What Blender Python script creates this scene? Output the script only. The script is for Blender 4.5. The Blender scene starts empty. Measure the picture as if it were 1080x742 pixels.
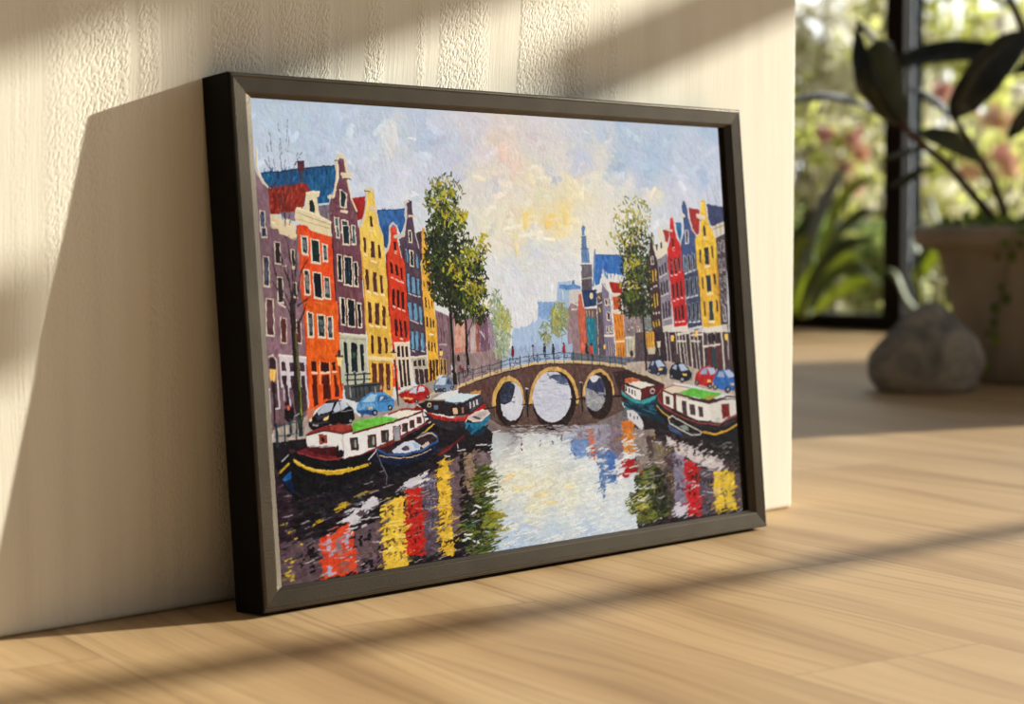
import bpy, bmesh, math, random
import numpy as np
from mathutils import Vector, Matrix, noise

# ------------------------------------------------------------------ measures
W, H, T, TH = 0.800, 0.5389, 0.0467, 0.0939       # framed painting: width, height, depth, lean
COS_T, SIN_T = math.cos(TH), math.sin(TH)
N_CANVAS = .041
def panel_pt(x, v, n):
    """x along the frame, v up its face, n out from its back; back top edge rests on the wall (y=0), back foot on the floor"""
    return (x, -H * SIN_T + v * SIN_T - n * COS_T, v * COS_T + n * SIN_T)
YAW, PITCH = 0.767407, 0.061963
CAM_LOC = (-1.07108, -1.560847, 0.375695)
CAM_FW = [math.sin(YAW) * math.cos(PITCH), math.cos(YAW) * math.cos(PITCH), -math.sin(PITCH)]
CAM_R = [math.cos(YAW), -math.sin(YAW), 0]
CAM_U = list(np.cross(CAM_R, CAM_FW)); F_PX = 1937.09
def at(px, py, depth):
    """point seen at (px,py) at a given distance along the view axis"""
    a, b = (px - 540) / F_PX * depth, (371 - py) / F_PX * depth
    return Vector([CAM_LOC[i] + CAM_FW[i] * depth + CAM_R[i] * a + CAM_U[i] * b for i in range(3)])
def ground(px, depth):
    p = at(px, 371, depth); return Vector((p.x, p.y, 0))
# ------------------------------------------------------------------ light levels
SUN_D = (-2.9, 1.0, -1.05); SUN_E = 8.7; SUN_C = (1.0, .965, .88)
WORLD = [(0, (.04, .036, .032, 1)), (.5, (.12, .12, .12, 1)), (.74, (.26, .26, .26, 1)), (.82, (.55, .55, .55, 1)), (.90, (1.9, 1.9, 1.9, 1)), (.96, (2.9, 2.9, 2.88, 1)), (1, (3.1, 3.1, 3.05, 1))]; WORLD_S = 1.0
EXPO = 0.0; FSTOP = 4.0
PIGMENT = (.77, .785, .87); RELIEF = .00030
# ---------------------------------------------------------------- the oil painting
# Pigment is laid down stroke by stroke on a numpy canvas (colour + paint thickness);
# each canvas cell becomes one vertex of the painting's relief mesh.
NX, NY = 1120, 734
CX0, CX1, CV0, CV1 = 0.0275, 0.7585, 0.0235, 0.5147      # canvas rectangle on the panel (metres)
rng = np.random.default_rng(11)
Ccam = (np.array(CAM_LOC), np.array(CAM_FW), np.array(CAM_R), np.array(CAM_U), F_PX)

def to_canvas(pts):
    """viewed position -> canvas cell (col,row), row 0 at the bottom"""
    pts = np.asarray(pts, float)
    o, fw, r, u, f = Ccam
    d = fw * f + np.outer(pts[:, 0] - 540, r) + np.outer(371 - pts[:, 1], u)
    P0 = np.array(panel_pt(0, 0, N_CANVAS)); nn = np.array([0, -COS_T, SIN_T])
    s = ((P0 - o) @ nn) / (d @ nn)
    P = o + d * s[:, None] - P0
    x = P[:, 0]; v = P @ np.array([0, SIN_T, COS_T])
    return np.stack([(x - CX0) / (CX1 - CX0) * NX, (v - CV0) / (CV1 - CV0) * NY], 1)

CAN = np.zeros((NY, NX, 3), np.float32)
HGT = np.zeros((NY, NX), np.float32)
_T = [0.0, 0.0, 1.0]
def Z(x, y, s): _T[:] = [x, y, s]
def pts(s):
    if isinstance(s, str):
        a = [float(q) for q in s.replace(',', ' ').split()]
        a = np.array(a).reshape(-1, 2)
    else: a = np.asarray(s, float).reshape(-1, 2)
    return to_canvas(np.stack([_T[0] + a[:, 0] / _T[2], _T[1] + a[:, 1] / _T[2]], 1))
def box(q, pad=1):
    x0 = max(int(q[:, 0].min() - pad), 0); x1 = min(int(q[:, 0].max() + pad) + 2, NX)
    y0 = max(int(q[:, 1].min() - pad), 0); y1 = min(int(q[:, 1].max() + pad) + 2, NY)
    return x0, x1, y0, y1
def poly_mask(q):
    x0, x1, y0, y1 = box(q)
    if x1 <= x0 or y1 <= y0: return None
    X, Y = np.meshgrid(np.arange(x0, x1) + .5, np.arange(y0, y1) + .5)
    m = np.zeros(X.shape, bool)
    n = len(q)
    for i in range(n):
        ax, ay = q[i]; bx_, by = q[(i + 1) % n]
        if ay == by: continue
        c = ((ay > Y) != (by > Y)) & (X < (bx_ - ax) * (Y - ay) / (by - ay) + ax)
        m ^= c
    return x0, x1, y0, y1, m
def C(c): return np.array(c, np.float32) / 255.0
def put(x0, x1, y0, y1, a, col, h):
    a = a[..., None]
    CAN[y0:y1, x0:x1] = CAN[y0:y1, x0:x1] * (1 - a) + col * a
    a = a[..., 0]
    HGT[y0:y1, x0:x1] = HGT[y0:y1, x0:x1] * (1 - a) + h * a
def P(col, s, h=.15):
    r = poly_mask(pts(s))
    if r is None: return
    x0, x1, y0, y1, m = r
    put(x0, x1, y0, y1, m.astype(np.float32), C(col), h)
def Lq(col, w, q, h=.5, taper=False, al=1.0):
    """line in canvas cells, w = full width in cells"""
    for i in range(len(q) - 1):
        a, b = q[i], q[i + 1]
        x0, x1, y0, y1 = box(np.array([a, b]), w + 1)
        if x1 <= x0 or y1 <= y0: continue
        X, Y = np.meshgrid(np.arange(x0, x1) + .5, np.arange(y0, y1) + .5)
        d = b - a; L2 = d @ d + 1e-6
        t = np.clip(((X - a[0]) * d[0] + (Y - a[1]) * d[1]) / L2, 0, 1)
        D = np.hypot(X - a[0] - t * d[0], Y - a[1] - t * d[1])
        ww = w * .5 * ((1 - .75 * t) if taper else 1)
        m = np.clip(ww - D + .5, 0, 1).astype(np.float32)
        put(x0, x1, y0, y1, m * al, C(col), h * (0.6 + 0.4 * np.clip(1 - D / (w * .5 + .1), 0, 1)))
def L(col, w, s, h=.5, taper=False, al=1.0):
    Lq(col, max(w / _T[2] * 1.5, .9), pts(s), h, taper, al)
def rect(x0, y0, x1, y1, sl=0, lean=0):
    return [(x0, y0), (x1, y0 + sl), (x1 + lean, y1 + sl), (x0 + lean, y1)]
def win(col, s, fr=(228, 212, 188), fw=8, sill=True, bars=False, lit=None):
    a = np.array([float(q) for q in s.replace(',', ' ').split()]).reshape(-1, 2) if isinstance(s, str) else np.array(s, float)
    c = a.mean(0)
    if fr is not None and fw:
        e = a - c; e = e / np.maximum(np.abs(e), 1e-6) * fw
        P(fr, a + e, .45)
    P(col, a, .1)
    if lit is not None:
        P(lit, c + (a - c) * .62, .1)
        if bars:
            L(col, 4, [(a[0] + a[1]) / 2, (a[2] + a[3]) / 2], .1)
    if bars:
        L((30, 35, 40) if lit is None else col, 4, [(a[0] + a[3]) / 2, (a[1] + a[2]) / 2], .2)
    if sill:
        k = 1.2 * fw
        L(fr if fr is not None else (228, 212, 188), max(fw * 1.3, 9), [a[3] + (-fw, k), a[2] + (fw * .6, k)], .7)
def wins(col, items, **k):
    """items: 'x0 y0 x1 y1' boxes; right side sits a touch lower as the rows recede"""
    for it in items.split(';'):
        v = [float(q) for q in it.split()]
        x0, y0, x1, y1 = v[:4]; lean = v[4] if len(v) > 4 else 8; sl = v[5] if len(v) > 5 else 8
        win(col, [(x0, y0), (x1 - lean, y0 + sl), (x1, y1), (x0 + lean, y1 - sl)], **k)
def ell(col, cx, cy, rx, ry, h=.2, y_lo=-9e9, y_hi=9e9, wob=0, n=40):
    p_ = []
    for i in range(n):
        t = 2 * math.pi * i / n; k = 1 + wob * rng.normal()
        p_.append((cx + rx * k * math.cos(t), min(max(cy + ry * k * math.sin(t), y_lo), y_hi)))
    P(col, p_, h)
def jit(c, s): return np.clip(np.array(c, float) + rng.normal(0, s) + rng.normal(0, s * .45, 3), 0, 255)
def dab(c, x, y, ln, w, ang, h=.6, al=1.0):
    """single short stroke; x,y,ln,w in the current zoom frame, ang in degrees"""
    a = math.radians(ang); dx, dy = math.cos(a) * ln / 2, math.sin(a) * ln / 2
    L(c, w, [(x - dx, y - dy), (x + dx * .2, y + dy * .2), (x + dx, y + dy)], h, False, al)
def idw(table, poly, power=2.6, warp=9.0):
    """blend pigment between noted spots, inside a region"""
    r = poly_mask(pts(poly))
    x0, x1, y0, y1, m = r
    tb = np.array(table, float)
    q = pts(tb[:, :2]); cols = tb[:, 2:] / 255.
    X, Y = np.meshgrid(np.arange(x0, x1) + .5, np.arange(y0, y1) + .5)
    X = X + warp * (np.sin(Y / 11. + X / 37.) + np.sin(Y / 23. - X / 17. + 1.3)); Y = Y + warp * (np.sin(X / 13. + 2.) + np.sin(X / 29. + Y / 19.))
    A = np.zeros(X.shape + (3,)); Wt = np.zeros(X.shape)
    for i in range(len(q)):
        w = 1.0 / (((X - q[i, 0]) * 1.0) ** 2 + (Y - q[i, 1]) ** 2 + 60.) ** (power / 2)
        A += w[..., None] * cols[i]; Wt += w
    A /= Wt[..., None]
    reg = CAN[y0:y1, x0:x1]; reg[m] = A[m].astype(np.float32)
    HGT[y0:y1, x0:x1][m] = .15

# ---- sky
Z(0, 0, 1)
P((205, 212, 226), "200 60 850 60 850 640 200 660")
SKY = [(268,112,188,206,226),(300,120,190,208,228),(350,125,188,207,228),(400,122,184,203,225),(440,128,190,205,226),(470,130,205,212,228),
(500,128,212,212,222),(525,135,222,212,212),(560,135,216,212,218),(600,140,210,215,226),(630,142,190,206,228),(660,142,172,195,222),(700,142,180,200,224),(750,145,176,198,224),
(280,150,192,208,228),(330,150,188,205,226),(370,150,190,207,228),(410,145,228,228,226),(415,160,206,212,222),(450,155,180,200,226),(480,160,196,206,226),(505,150,222,214,218),(530,165,236,212,200),(545,172,238,214,196),(560,155,222,218,216),(590,160,226,222,216),(610,165,196,205,228),(640,158,226,222,212),(665,165,182,200,226),(690,165,174,197,224),(720,160,196,208,228),(745,165,200,210,228),
(300,180,200,212,230),(370,185,206,214,230),(400,190,204,212,230),(430,185,212,218,232),(455,175,208,214,230),(480,178,198,204,228),(500,185,222,220,216),(520,185,236,226,200),(545,195,226,222,214),(560,190,232,224,200),(580,185,196,204,226),(600,188,238,228,198),(630,185,232,226,208),(650,180,176,196,226),(675,185,196,206,228),(690,180,170,195,224),(710,190,200,208,228),(740,180,170,192,224),(750,200,204,212,230),
(330,160,186,204,226),(400,215,212,220,234),(430,205,216,221,233),(500,205,226,222,214),(520,195,200,206,226),(540,210,236,228,206),(555,215,238,226,196),(580,205,240,228,186),(600,200,240,230,194),(620,205,236,228,198),(640,205,232,227,212),(660,200,228,226,222),(690,205,238,230,202),(700,215,208,215,230),(730,215,214,219,232),
(510,230,240,232,204),(540,235,240,232,208),(558,232,242,222,150),(580,230,242,216,140),(595,228,242,220,152),(570,245,238,230,206),(600,245,238,230,206),(620,240,236,230,212),(525,255,236,230,214),(545,255,212,218,226),(565,260,205,215,228),(590,262,216,220,228),(610,265,226,226,224),(630,250,234,230,214),(540,250,238,222,168),
(520,280,224,226,230),(550,280,214,220,232),(580,280,220,223,230),(600,290,222,225,230),(540,300,222,225,232),(570,310,226,228,232),(590,325,228,230,234),(545,330,228,229,234),(600,312,222,226,232),(650,220,236,232,214),(670,240,230,228,218),(690,240,218,222,230)]
idw(SKY, "200 60 850 60 850 460 200 460")
for i in range(1500):
    x = rng.uniform(262, 765); y = 100 + (rng.random() ** .9) * 240
    q = to_canvas([(x + rng.normal(0, 5), y + rng.normal(0, 5))])[0]
    cx_, cy_ = int(min(max(q[0], 2), NX - 3)), int(min(max(q[1], 2), NY - 3))
    c = CAN[cy_, cx_] * 255
    c = c + rng.normal(0, 4.6) + rng.normal(0, 2.0, 3)
    if rng.random() < .05: c = c + 12
    dab(np.clip(c, 0, 250), x, y, rng.uniform(4, 15), rng.uniform(2.5, 9), rng.choice([-35, -20, 15, 35, 70, -60]) + rng.normal(0, 15), rng.uniform(.2, .8), .75)
for (x, y, ln, w, a, c) in [(415,138,10,9,80,(226,226,226)),(412,150,7,8,60,(222,220,218)),(411,163,9,3,70,(232,220,200)),(434,146,8,2,10,(236,238,242)),(555,232,12,9,95,(244,220,142)),(580,233,10,10,120,(246,214,132)),(597,229,10,9,80,(246,222,150)),(688,203,10,5,-60,(246,238,214)),(545,262,10,7,70,(244,224,176)),(430,208,16,3,-20,(230,232,236)),(437,204,8,2,30,(236,238,242)),(560,247,24,4,-10,(248,242,220)),(575,252,18,4,8,(250,244,224)),(540,240,20,3,-12,(248,242,222)),(560,190,8,9,60,(240,228,196)),(604,192,10,9,40,(242,232,200)),(530,160,10,12,80,(240,212,198)),(505,188,12,5,10,(242,234,206)),(640,150,8,3,-30,(228,228,222)),(622,186,18,4,-30,(232,228,212))]:
    dab(c, x, y, ln, w, a, .95)
for i in range(130):       # ragged ridges of thick light paint
    x, y = rng.normal(575, 45), rng.normal(245, 38)
    if y > 335 or x > 690: continue
    dab(np.array((244, 238, 220)) + rng.normal(0, 4), x, y, rng.uniform(4, 12), rng.uniform(1, 2.2), rng.normal(-5, 22), rng.uniform(.9, 1.3), .5)

# ---- far distance
Z(480, 300, 9)
P((172,195,222), "540 738 545 440 560 415 615 410 625 385 650 400 700 385 722 370 735 318 752 360 780 335 782 135 795 160 960 160 975 -30 1100 -30 1100 738")
P((140,175,215), "785 162 960 165 940 240 880 330 830 330 790 280")
P((150,180,215), "975 0 1080 0 1080 60 985 60")
for i in range(150):
    dab(jit((168,192,222), 7), rng.uniform(560, 960), rng.uniform(430, 700), rng.uniform(30, 90), 12, 90 + rng.normal(0, 6), .4, .6)
for i in range(30):
    dab(jit((120,155,205), 9), rng.uniform(790, 930), rng.uniform(170, 300), rng.uniform(20, 40), 12, rng.choice([0, 90]) + rng.normal(0, 9), .4, .6)
Z(580, 230, 9)
P((160,185,215), "75 620 95 625 290 640 300 738 300 1000 80 1000")
P((95,140,195), "90 628 205 632 212 590 230 590 235 632 290 640 295 690 180 680 90 665")
for x in (120, 185, 230, 262): L((228,224,214), 14, [(x, 690), (x + 6, 760)], .4)
# church tower
L((105,145,195), 5, "308 35 308 75"); ell((95,135,185), 314, 100, 17, 32); P((110,150,195), "303 130 326 130 330 165 300 165")
P((95,128,172), "293 172 342 172 345 190 352 285 296 290 300 190"); L((70,100,150), 8, "292 175 345 172")
P((100,135,180), "296 288 365 285 378 425 298 425"); L((70,98,145), 9, "292 292 368 288")
for x in (306, 322, 338): L((70,95,140), 5, [(x, 195), (x + 4, 280)])
for x in (312, 332, 352): L((135,165,205), 6, [(x, 300), (x + 5, 415)])
P((112,104,112), "296 440 396 436 402 700 300 704"); L((200,200,206), 9, "286 436 398 430", .8); L((70,66,80), 6, "286 445 398 440")
for x in (315, 340, 365, 385): L((80,72,82), 7, [(x, 458), (x + 3, 560)])
L((190,180,176), 10, "300 578 396 562", .8); P((88,78,88), "300 590 396 575 400 700 302 704"); P((50,45,60), "300 690 400 690 402 720 300 720")
# blue cathedral roof
P((110,140,188), "418 290 432 290 436 480 420 640 402 660 405 560")
P((48,105,178), "432 345 660 352 705 405 695 545 540 515 500 470 470 620 432 640 415 560 430 480")
for i in range(110):
    dab(jit((52,110,182), 14), rng.uniform(440, 690), rng.uniform(360, 560), rng.uniform(20, 60), 10, 92 + rng.normal(0, 8), .6, .7)
L((30,75,140), 9, "432 346 660 352")
Z(580, 305, 9)
# mid terrace, right bank
P((205,200,195), "180 0 300 0 320 180 180 200")
P((150,125,130), "158 200 205 120 258 130 290 610 172 610"); L((228,218,205), 18, "200 120 262 150"); L((222,214,204), 14, "205 190 250 190")
for i in range(60): dab(jit((150,122,128), 18), rng.uniform(170, 285), rng.uniform(220, 600), rng.uniform(15, 50), 9, 92, .5, .7)
P((38,58,100), "298 10 445 0 442 155 320 172"); P((112,88,88), "325 185 445 180 460 640 350 640")
ell((225,205,165), 392, 62, 18, 30); L((222,216,210), 15, "318 178 440 165", .8)
P((196,96,70), "270 45 298 42 325 180 352 610 288 610 262 200"); L((228,214,200), 14, "262 20 298 30 320 160")
for i in range(50): dab(jit((205,105,82), 16), rng.uniform(285, 335), rng.uniform(200, 600), rng.uniform(15, 45), 8, 88, .5, .7)
P((28,112,132), "342 265 432 272 442 610 395 610 358 420")
for i in range(30): dab(jit((60,150,165), 20), rng.uniform(350, 430), rng.uniform(280, 520), rng.uniform(20, 50), 8, 88, .5, .7)
for x in (345, 372, 402): L((205,190,160), 9, [(x, 205), (x + 3, 250)])
P((88,74,82), "445 40 500 20 528 640 462 640"); wins((200,175,90), "455 60 480 100;462 170 485 220", fr=None, fw=0, sill=False)
L((215,205,200), 14, "438 22 490 12"); L((200,190,186), 10, "450 140 495 125")
P((132,120,146), "490 -60 520 -60 560 40 625 640 530 640 505 300")
for i in range(60): dab(jit((136,124,150), 14), rng.uniform(515, 600), rng.uniform(20, 620), rng.uniform(15, 45), 9, 88, .5, .7)
wins((50,42,55), "520 90 545 150;555 85 575 145;538 215 570 290;536 350 556 410;565 345 585 405", fw=6)
L((232,220,206), 24, "520 440 596 440", .9)
for x in (545, 566, 588, 606): L((60,45,52), 11, [(x, 505), (x + 8, 625)], .1); L((215,205,195), 5, [(x + 9, 500), (x + 17, 625)])
P((165,32,26), "560 -75 690 -55 690 60 590 30"); L((226,214,200), 17, "500 -60 525 -20 570 40", .9)
P((202,90,44), "592 68 670 62 682 185 604 195"); P((222,134,38), "600 235 692 225 722 645 628 645")
L((226,212,190), 26, "580 45 665 48", .9); L((226,206,176), 30, "600 218 690 200", .9); L((236,214,180), 20, "625 498 705 492", .9)
wins((120,62,30), "612 250 628 330;640 248 655 325;666 240 680 320;628 390 644 470;652 385 668 465;678 380 692 460", fr=None, fw=0, sill=False)
for x in (650, 672, 695): L((110,90,60), 14, [(x, 560), (x + 4, 635)], .1)
P((148,130,132), "690 100 890 100 905 660 722 660")
for i in range(90): dab(jit((150,128,130), 22), rng.uniform(705, 860), rng.uniform(160, 440), rng.uniform(12, 45), 9, 92, .5, .7)
P((190,185,165), "722 450 860 445 865 640 728 640")
wins((52,40,45), "770 300 785 360;830 350 848 430;736 340 750 380", fw=5)
for x in (745, 770, 800, 835): L((120,110,95), 9, [(x, 490), (x + 3, 600)])
L((225,220,205), 22, "720 460 770 455", .8)
P((112,116,112), "880 160 975 170 985 400 900 405"); wins((35,45,45), "895 220 905 270;915 220 925 270;940 225 950 280;905 300 915 370;930 300 942 380;955 310 966 380", fr=(190,190,180), fw=4)
P((222,162,52), "900 410 985 395 996 605 920 612")
for x in (922, 940, 958, 974): L((110,75,40), 9, [(x, 430), (x + 8, 585)], .1)
P((190,180,150), "920 590 1000 590 1000 660 925 660")
# people + lamp glows in front of the terrace
L((60,55,50), 6, "808 530 812 660"); ell((250,205,80), 808, 508, 12, 24); ell((250,205,80), 518, 545, 10, 22)
ell((60,30,35), 775, 610, 18, 30); ell((140,30,35), 770, 665, 20, 26); ell((55,42,48), 832, 625, 22, 40)

# ---- left terrace, far part
Z(480, 300, 9)
P((146,116,126), "-60 200 0 260 60 350 280 270 320 290 420 560 470 738 -60 738")
P((206,146,122), "-10 290 15 280 60 520 60 738 -10 738"); P((130,100,118), "60 420 135 420 150 738 60 738")
P((186,164,158), "140 410 190 380 205 738 150 738"); P((160,88,74), "195 380 225 380 235 738 205 738")
P((118,86,104), "222 300 300 290 380 600 400 738 235 738"); P((150,128,150), "300 300 330 320 420 560 400 738 350 738")
for i in range(160): 
    x = rng.uniform(0, 400); y = rng.uniform(420, 720)
    dab(jit(((146,116,126),(190,160,150),(120,90,104),(205,190,185))[rng.integers(4)], 12), x, y, rng.uniform(20, 70), 7, 88, .5, .6)
L((200,190,196), 16, "240 440 275 500"); ell((250,200,110), 240, 660, 13, 24); ell((246,196,100), 345, 672, 13, 24)
# ---- houses, left bank (far to near)
Z(370, 340, 9)
P((205,152,132), "985 -40 1085 -60 1090 460 1000 490"); P((200,118,96), "990 240 1080 230 1085 300 990 310")
for i in range(40): dab(jit((206,172,155), 18), rng.uniform(1000, 1080), rng.uniform(0, 440), rng.uniform(20, 60), 9, 88, .5, .6)
P((132,102,110), "800 -120 935 -60 955 500 845 500")
wins((82,55,62), "826 60 840 190;850 50 866 180;876 70 890 200;832 -90 846 10;862 -80 876 20", fr=None, fw=0, sill=False)
L((196,180,184), 12, "840 210 905 215")
L((90,70,40), 6, "850 320 856 480"); wins((45,40,40), "848 335 870 490;880 345 905 490", fr=(225,180,90), fw=5, sill=False); ell((248,206,120), 857, 290, 16, 26); ell((40,38,36), 855, 258, 12, 12)
Z(365, 190, 9); P((228,172,60), "718 455 742 455 768 560 790 738 800 1000 715 1000")
wins((80,45,40), "742 550 762 615;745 675 765 738", fr=None, fw=0, sill=False)
Z(365, 265, 9); P((228,172,56), "705 0 785 0 800 200 830 440 858 760 745 760")
Z(370, 340, 9); P((228,172,56), "700 -60 800 -60 812 0 842 490 770 600 735 600 728 320")
Z(365, 265, 9); wins((70,38,38), "742 0 764 62;730 270 748 342;763 285 778 352;745 435 768 535;778 450 795 548;808 462 824 552;758 615 782 720;792 625 812 724;818 640 838 730", fr=None, fw=0, sill=False)
Z(370, 340, 9); wins((70,40,36), "728 172 750 272;758 180 778 280;790 190 810 285;742 345 775 570;774 345 804 560;803 345 832 510", fr=None, fw=0, sill=False); L((245,225,190), 18, "745 110 780 115")
# purple gable
Z(365, 190, 9); P((68,48,62), "650 505 718 480 718 760 690 760")
P((84,64,82), "560 235 590 185 622 200 628 290 642 400 690 640 705 760 548 760 500 560 555 530 575 350")
Z(365, 265, 9); P((80,60,74), "500 -60 700 -30 702 0 748 760 598 760 560 150"); P((48,34,46), "540 -40 560 150 600 760 588 760 545 120")
Z(370, 340, 9); P((80,60,74), "545 -60 700 -60 720 290 722 322 568 318")
B = (100,152,184)
Z(365, 190, 9); win((30,32,42), "595 480 613 480 622 590 602 585", fw=7); wins(B, "560 655 588 745;658 700 682 760", fr=None, fw=0, sill=False); wins((28,36,44), "600 670 636 755", fw=6, sill=False)
Z(365, 265, 9); wins((28,36,46), "605 0 640 138", fw=6); wins(B, "568 0 590 108;658 40 688 162;578 210 608 388;620 240 660 402;672 255 702 415;590 480 628 645;640 490 680 658;692 525 722 685", fr=(60,48,62), fw=5)
for s in ("592 395 618 410", "634 412 668 428", "684 430 704 436", "606 650 638 662", "648 665 686 682", "706 682 720 690"): L((205,195,196), 13, s, .8)
Z(370, 340, 9); wins(B, "570 75 602 255;612 80 647 262;665 90 697 272", fr=(60,48,62), fw=4); L((205,196,198), 12, "585 268 610 272"); L((205,196,198), 12, "675 270 700 276")
P((188,176,156), "566 322 716 308 742 612 605 565"); L((222,210,190), 22, "566 330 716 318", .9)
for s in ("593 358 622 352 626 415 598 418", "636 355 664 350 668 412 642 415", "678 352 700 348 704 408 684 410"): P((52,40,42), s)
P((60,42,46), "604 442 638 438 655 600 618 585"); P((60,42,46), "646 440 686 438 702 610 662 600"); P((64,46,50), "694 440 734 436 742 615 708 610"); L((70,62,60), 8, "640 500 700 500")
L((208,196,186), 20, "565 205 570 330 552 495 525 530") if False else None
Z(365, 190, 9)
L((208,198,188), 19, "562 210 572 330 556 470 530 535", .9); L((214,202,192), 24, "565 205 600 192"); L((210,200,192), 12, "632 345 655 480 690 645", .9); L((228,196,176), 20, "594 338 655 342", .9); P((50,36,48), "590 190 625 195 622 225 600 215")
# blue roof, orange-red gable
P((44,92,152), "288 280 420 284 552 270 556 400 520 520 490 450 430 430 400 640 370 640 340 540 300 400")
for i in range(110): dab(jit((52,104,164), 15), rng.uniform(300, 545), rng.uniform(290, 440), rng.uniform(20, 60), 10, 92 + rng.normal(0, 8), .6, .6)
P((36,78,136), "330 440 400 430 390 640 360 630"); L((28,62,112), 9, "300 284 430 284 550 270")
P((216,66,36), "425 440 465 428 482 480 500 600 532 760 385 760 392 700 420 600")
Z(365, 265, 9); P((214,60,30), "378 0 515 0 556 120 600 760 410 760"); P((150,36,28), "372 30 392 30 425 760 408 760")
Z(370, 340, 9); P((206,56,30), "368 -60 548 -60 556 185 418 195 472 640 425 640 395 250")
Z(365, 190, 9); L((206,194,180), 21, "385 680 408 600 412 440 440 402 478 430 488 500", .9); L((210,200,190), 10, "488 560 500 620 528 740"); L((204,196,180), 34, "462 535 550 522", .9)
ell((214,202,184), 378, 668, 18, 26)
win((60,16,20), "450 590 474 590 480 680 458 675", fr=None, fw=0); L((236,200,180), 10, "455 692 478 704")
Z(365, 265, 9); R = (58,16,22)
wins(R, "415 100 446 215;465 122 498 238;513 150 540 275;433 350 468 520;480 362 514 535;526 382 558 550;455 640 492 760;502 650 530 760;546 655 575 760", fr=None, fw=0, sill=False)
for s in ("425 245 448 262", "470 270 505 285", "516 285 540 300", "445 520 468 536", "492 540 516 552", "538 556 558 568"): L((238,206,190), 13, s, .8)
Z(370, 340, 9); wins(R, "412 -20 442 132;460 -10 488 142;506 -10 534 146", fr=None, fw=0, sill=False); L((238,210,190), 14, "470 152 492 160")
P((226,208,184), "412 190 552 184 572 602 486 622 452 600"); L((240,226,204), 18, "412 195 552 190", .9)
for s in ("438 222 462 220 470 328 446 330", "478 224 502 224 508 328 486 328", "514 226 538 226 545 326 522 326", "450 352 474 352 498 612 474 614", "488 352 514 352 532 605 508 608", "526 350 548 350 562 595 542 598"): P((54,36,36), s)
P((228,72,30), "372 370 398 380 424 600 396 610"); 
# yellow gable
Z(365, 190, 9); P((150,28,26), "58 168 178 152 180 280 150 370 110 380 100 300 80 270")
for i in range(26): dab(jit((160,32,28), 12), rng.uniform(70, 170), rng.uniform(175, 330), 30, 9, 80, .6, .6)
P((238,202,92), "200 105 258 105 268 180 292 290 330 500 352 520 368 760 140 760 118 500 130 425 160 400 190 260")
Z(365, 265, 9); P((232,190,82), "143 0 368 0 412 760 184 760"); P((206,150,60), "143 0 156 0 200 760 184 760")
Z(370, 340, 9); P((228,182,72), "143 -60 372 -60 392 330 402 700 330 720 175 660")
Z(365, 190, 9)
L((204,192,178), 22, "188 95 192 220 170 350 140 400 132 440", .9); L((224,204,160), 24, "176 92 235 74 262 95 268 160", .9); L((70,60,55), 8, "176 100 232 108"); L((216,202,172), 44, "235 268 280 280", .9); L((214,198,180), 15, "284 310 305 410 345 520", .9)
L((212,200,186), 26, "122 430 150 440", .9)
Yw = (84,44,38)
win(Yw, "222 335 243 340 258 448 232 444", fr=None, fw=0); wins(Yw, "165 545 195 690;233 575 276 738;300 610 330 745", fr=None, fw=0, sill=False); L((240,214,160), 22, "225 480 255 490", .8)
Z(365, 265, 9); wins(Yw, "235 -30 276 62;302 -30 330 70;182 165 220 372;252 192 296 388;320 222 352 408;205 480 246 685;272 488 320 695;340 508 376 704", fr=None, fw=0, sill=False)
for s in ("175 30 200 40", "235 88 288 108", "200 385 232 398", "260 395 302 412", "332 412 362 422", "218 700 255 712", "285 705 325 720", "350 712 380 722"): L((248,228,190), 15, s, .85)
Z(370, 340, 9); wins(Yw, "190 115 222 295;252 128 292 302;318 138 350 296", fr=None, fw=0, sill=False)
L((238,216,158), 34, "172 332 385 350", .9); L((205,170,90), 8, "172 355 385 372")
wins((96,46,34), "198 375 252 655;262 378 314 665;330 385 378 650", fr=(214,160,80), fw=5, sill=False)
for i in range(20): dab(jit((210,170,130), 20), rng.uniform(250, 400), rng.uniform(600, 690), 30, 9, 85, .5, .7)
# purple/mauve tall gable
Z(265, 160, 9)
P((28,82,128), "88 200 430 165 500 152 790 125 805 200 795 350 745 400 735 495 640 505 560 365 510 305 160 345 110 275")
for i in range(260):
    x = rng.uniform(110, 790); y = rng.uniform(165, 470)
    if y > 300 and x < 570: continue
    dab(jit(((30,86,130),(24,66,112),(36,120,160),(30,104,140),(40,90,160))[rng.integers(5)], 8), x, y, rng.uniform(25, 70), 11, 100 + rng.normal(0, 10), .7, .7)
L((18,42,70), 12, "95 204 430 170", .6); L((18,42,80), 12, "520 155 790 130", .6)
P((88,44,56), "435 92 500 88 512 150 500 200 440 190"); L((50,26,36), 8, "435 92 500 88"); P((60,70,100), "440 190 500 190 495 290 450 290")
P((136,38,30), "158 348 480 300 522 300 562 372 522 385 500 522 432 532 410 562 250 592 178 590")
for i in range(170):
    x = rng.uniform(170, 540); y = rng.uniform(315, 575)
    if x > 500 and y > 380: continue
    dab(jit(((140,38,30),(170,56,36),(112,28,26),(190,80,50))[rng.integers(4)], 8), x, y, rng.uniform(25, 70), 10, 105 + rng.normal(0, 9), .7, .7)
P((120,106,118), "636 512 742 500 750 665 640 600"); L((196,206,218), 18, "640 500 730 492", .9)
P((112,68,80), "838 60 882 70 905 200 918 290 940 400 1000 560 1018 760 758 760 738 500 752 450 792 430 832 250 822 90")
Z(265, 242, 9); P((110,66,78), "758 -30 1020 -30 1028 0 1072 760 800 760 775 300"); P((66,40,52), "756 -20 772 -20 812 760 796 760")
Z(270, 324, 9); P((104,62,74), "770 -60 1025 -60 1042 268 785 246")
Z(265, 160, 9)
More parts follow.
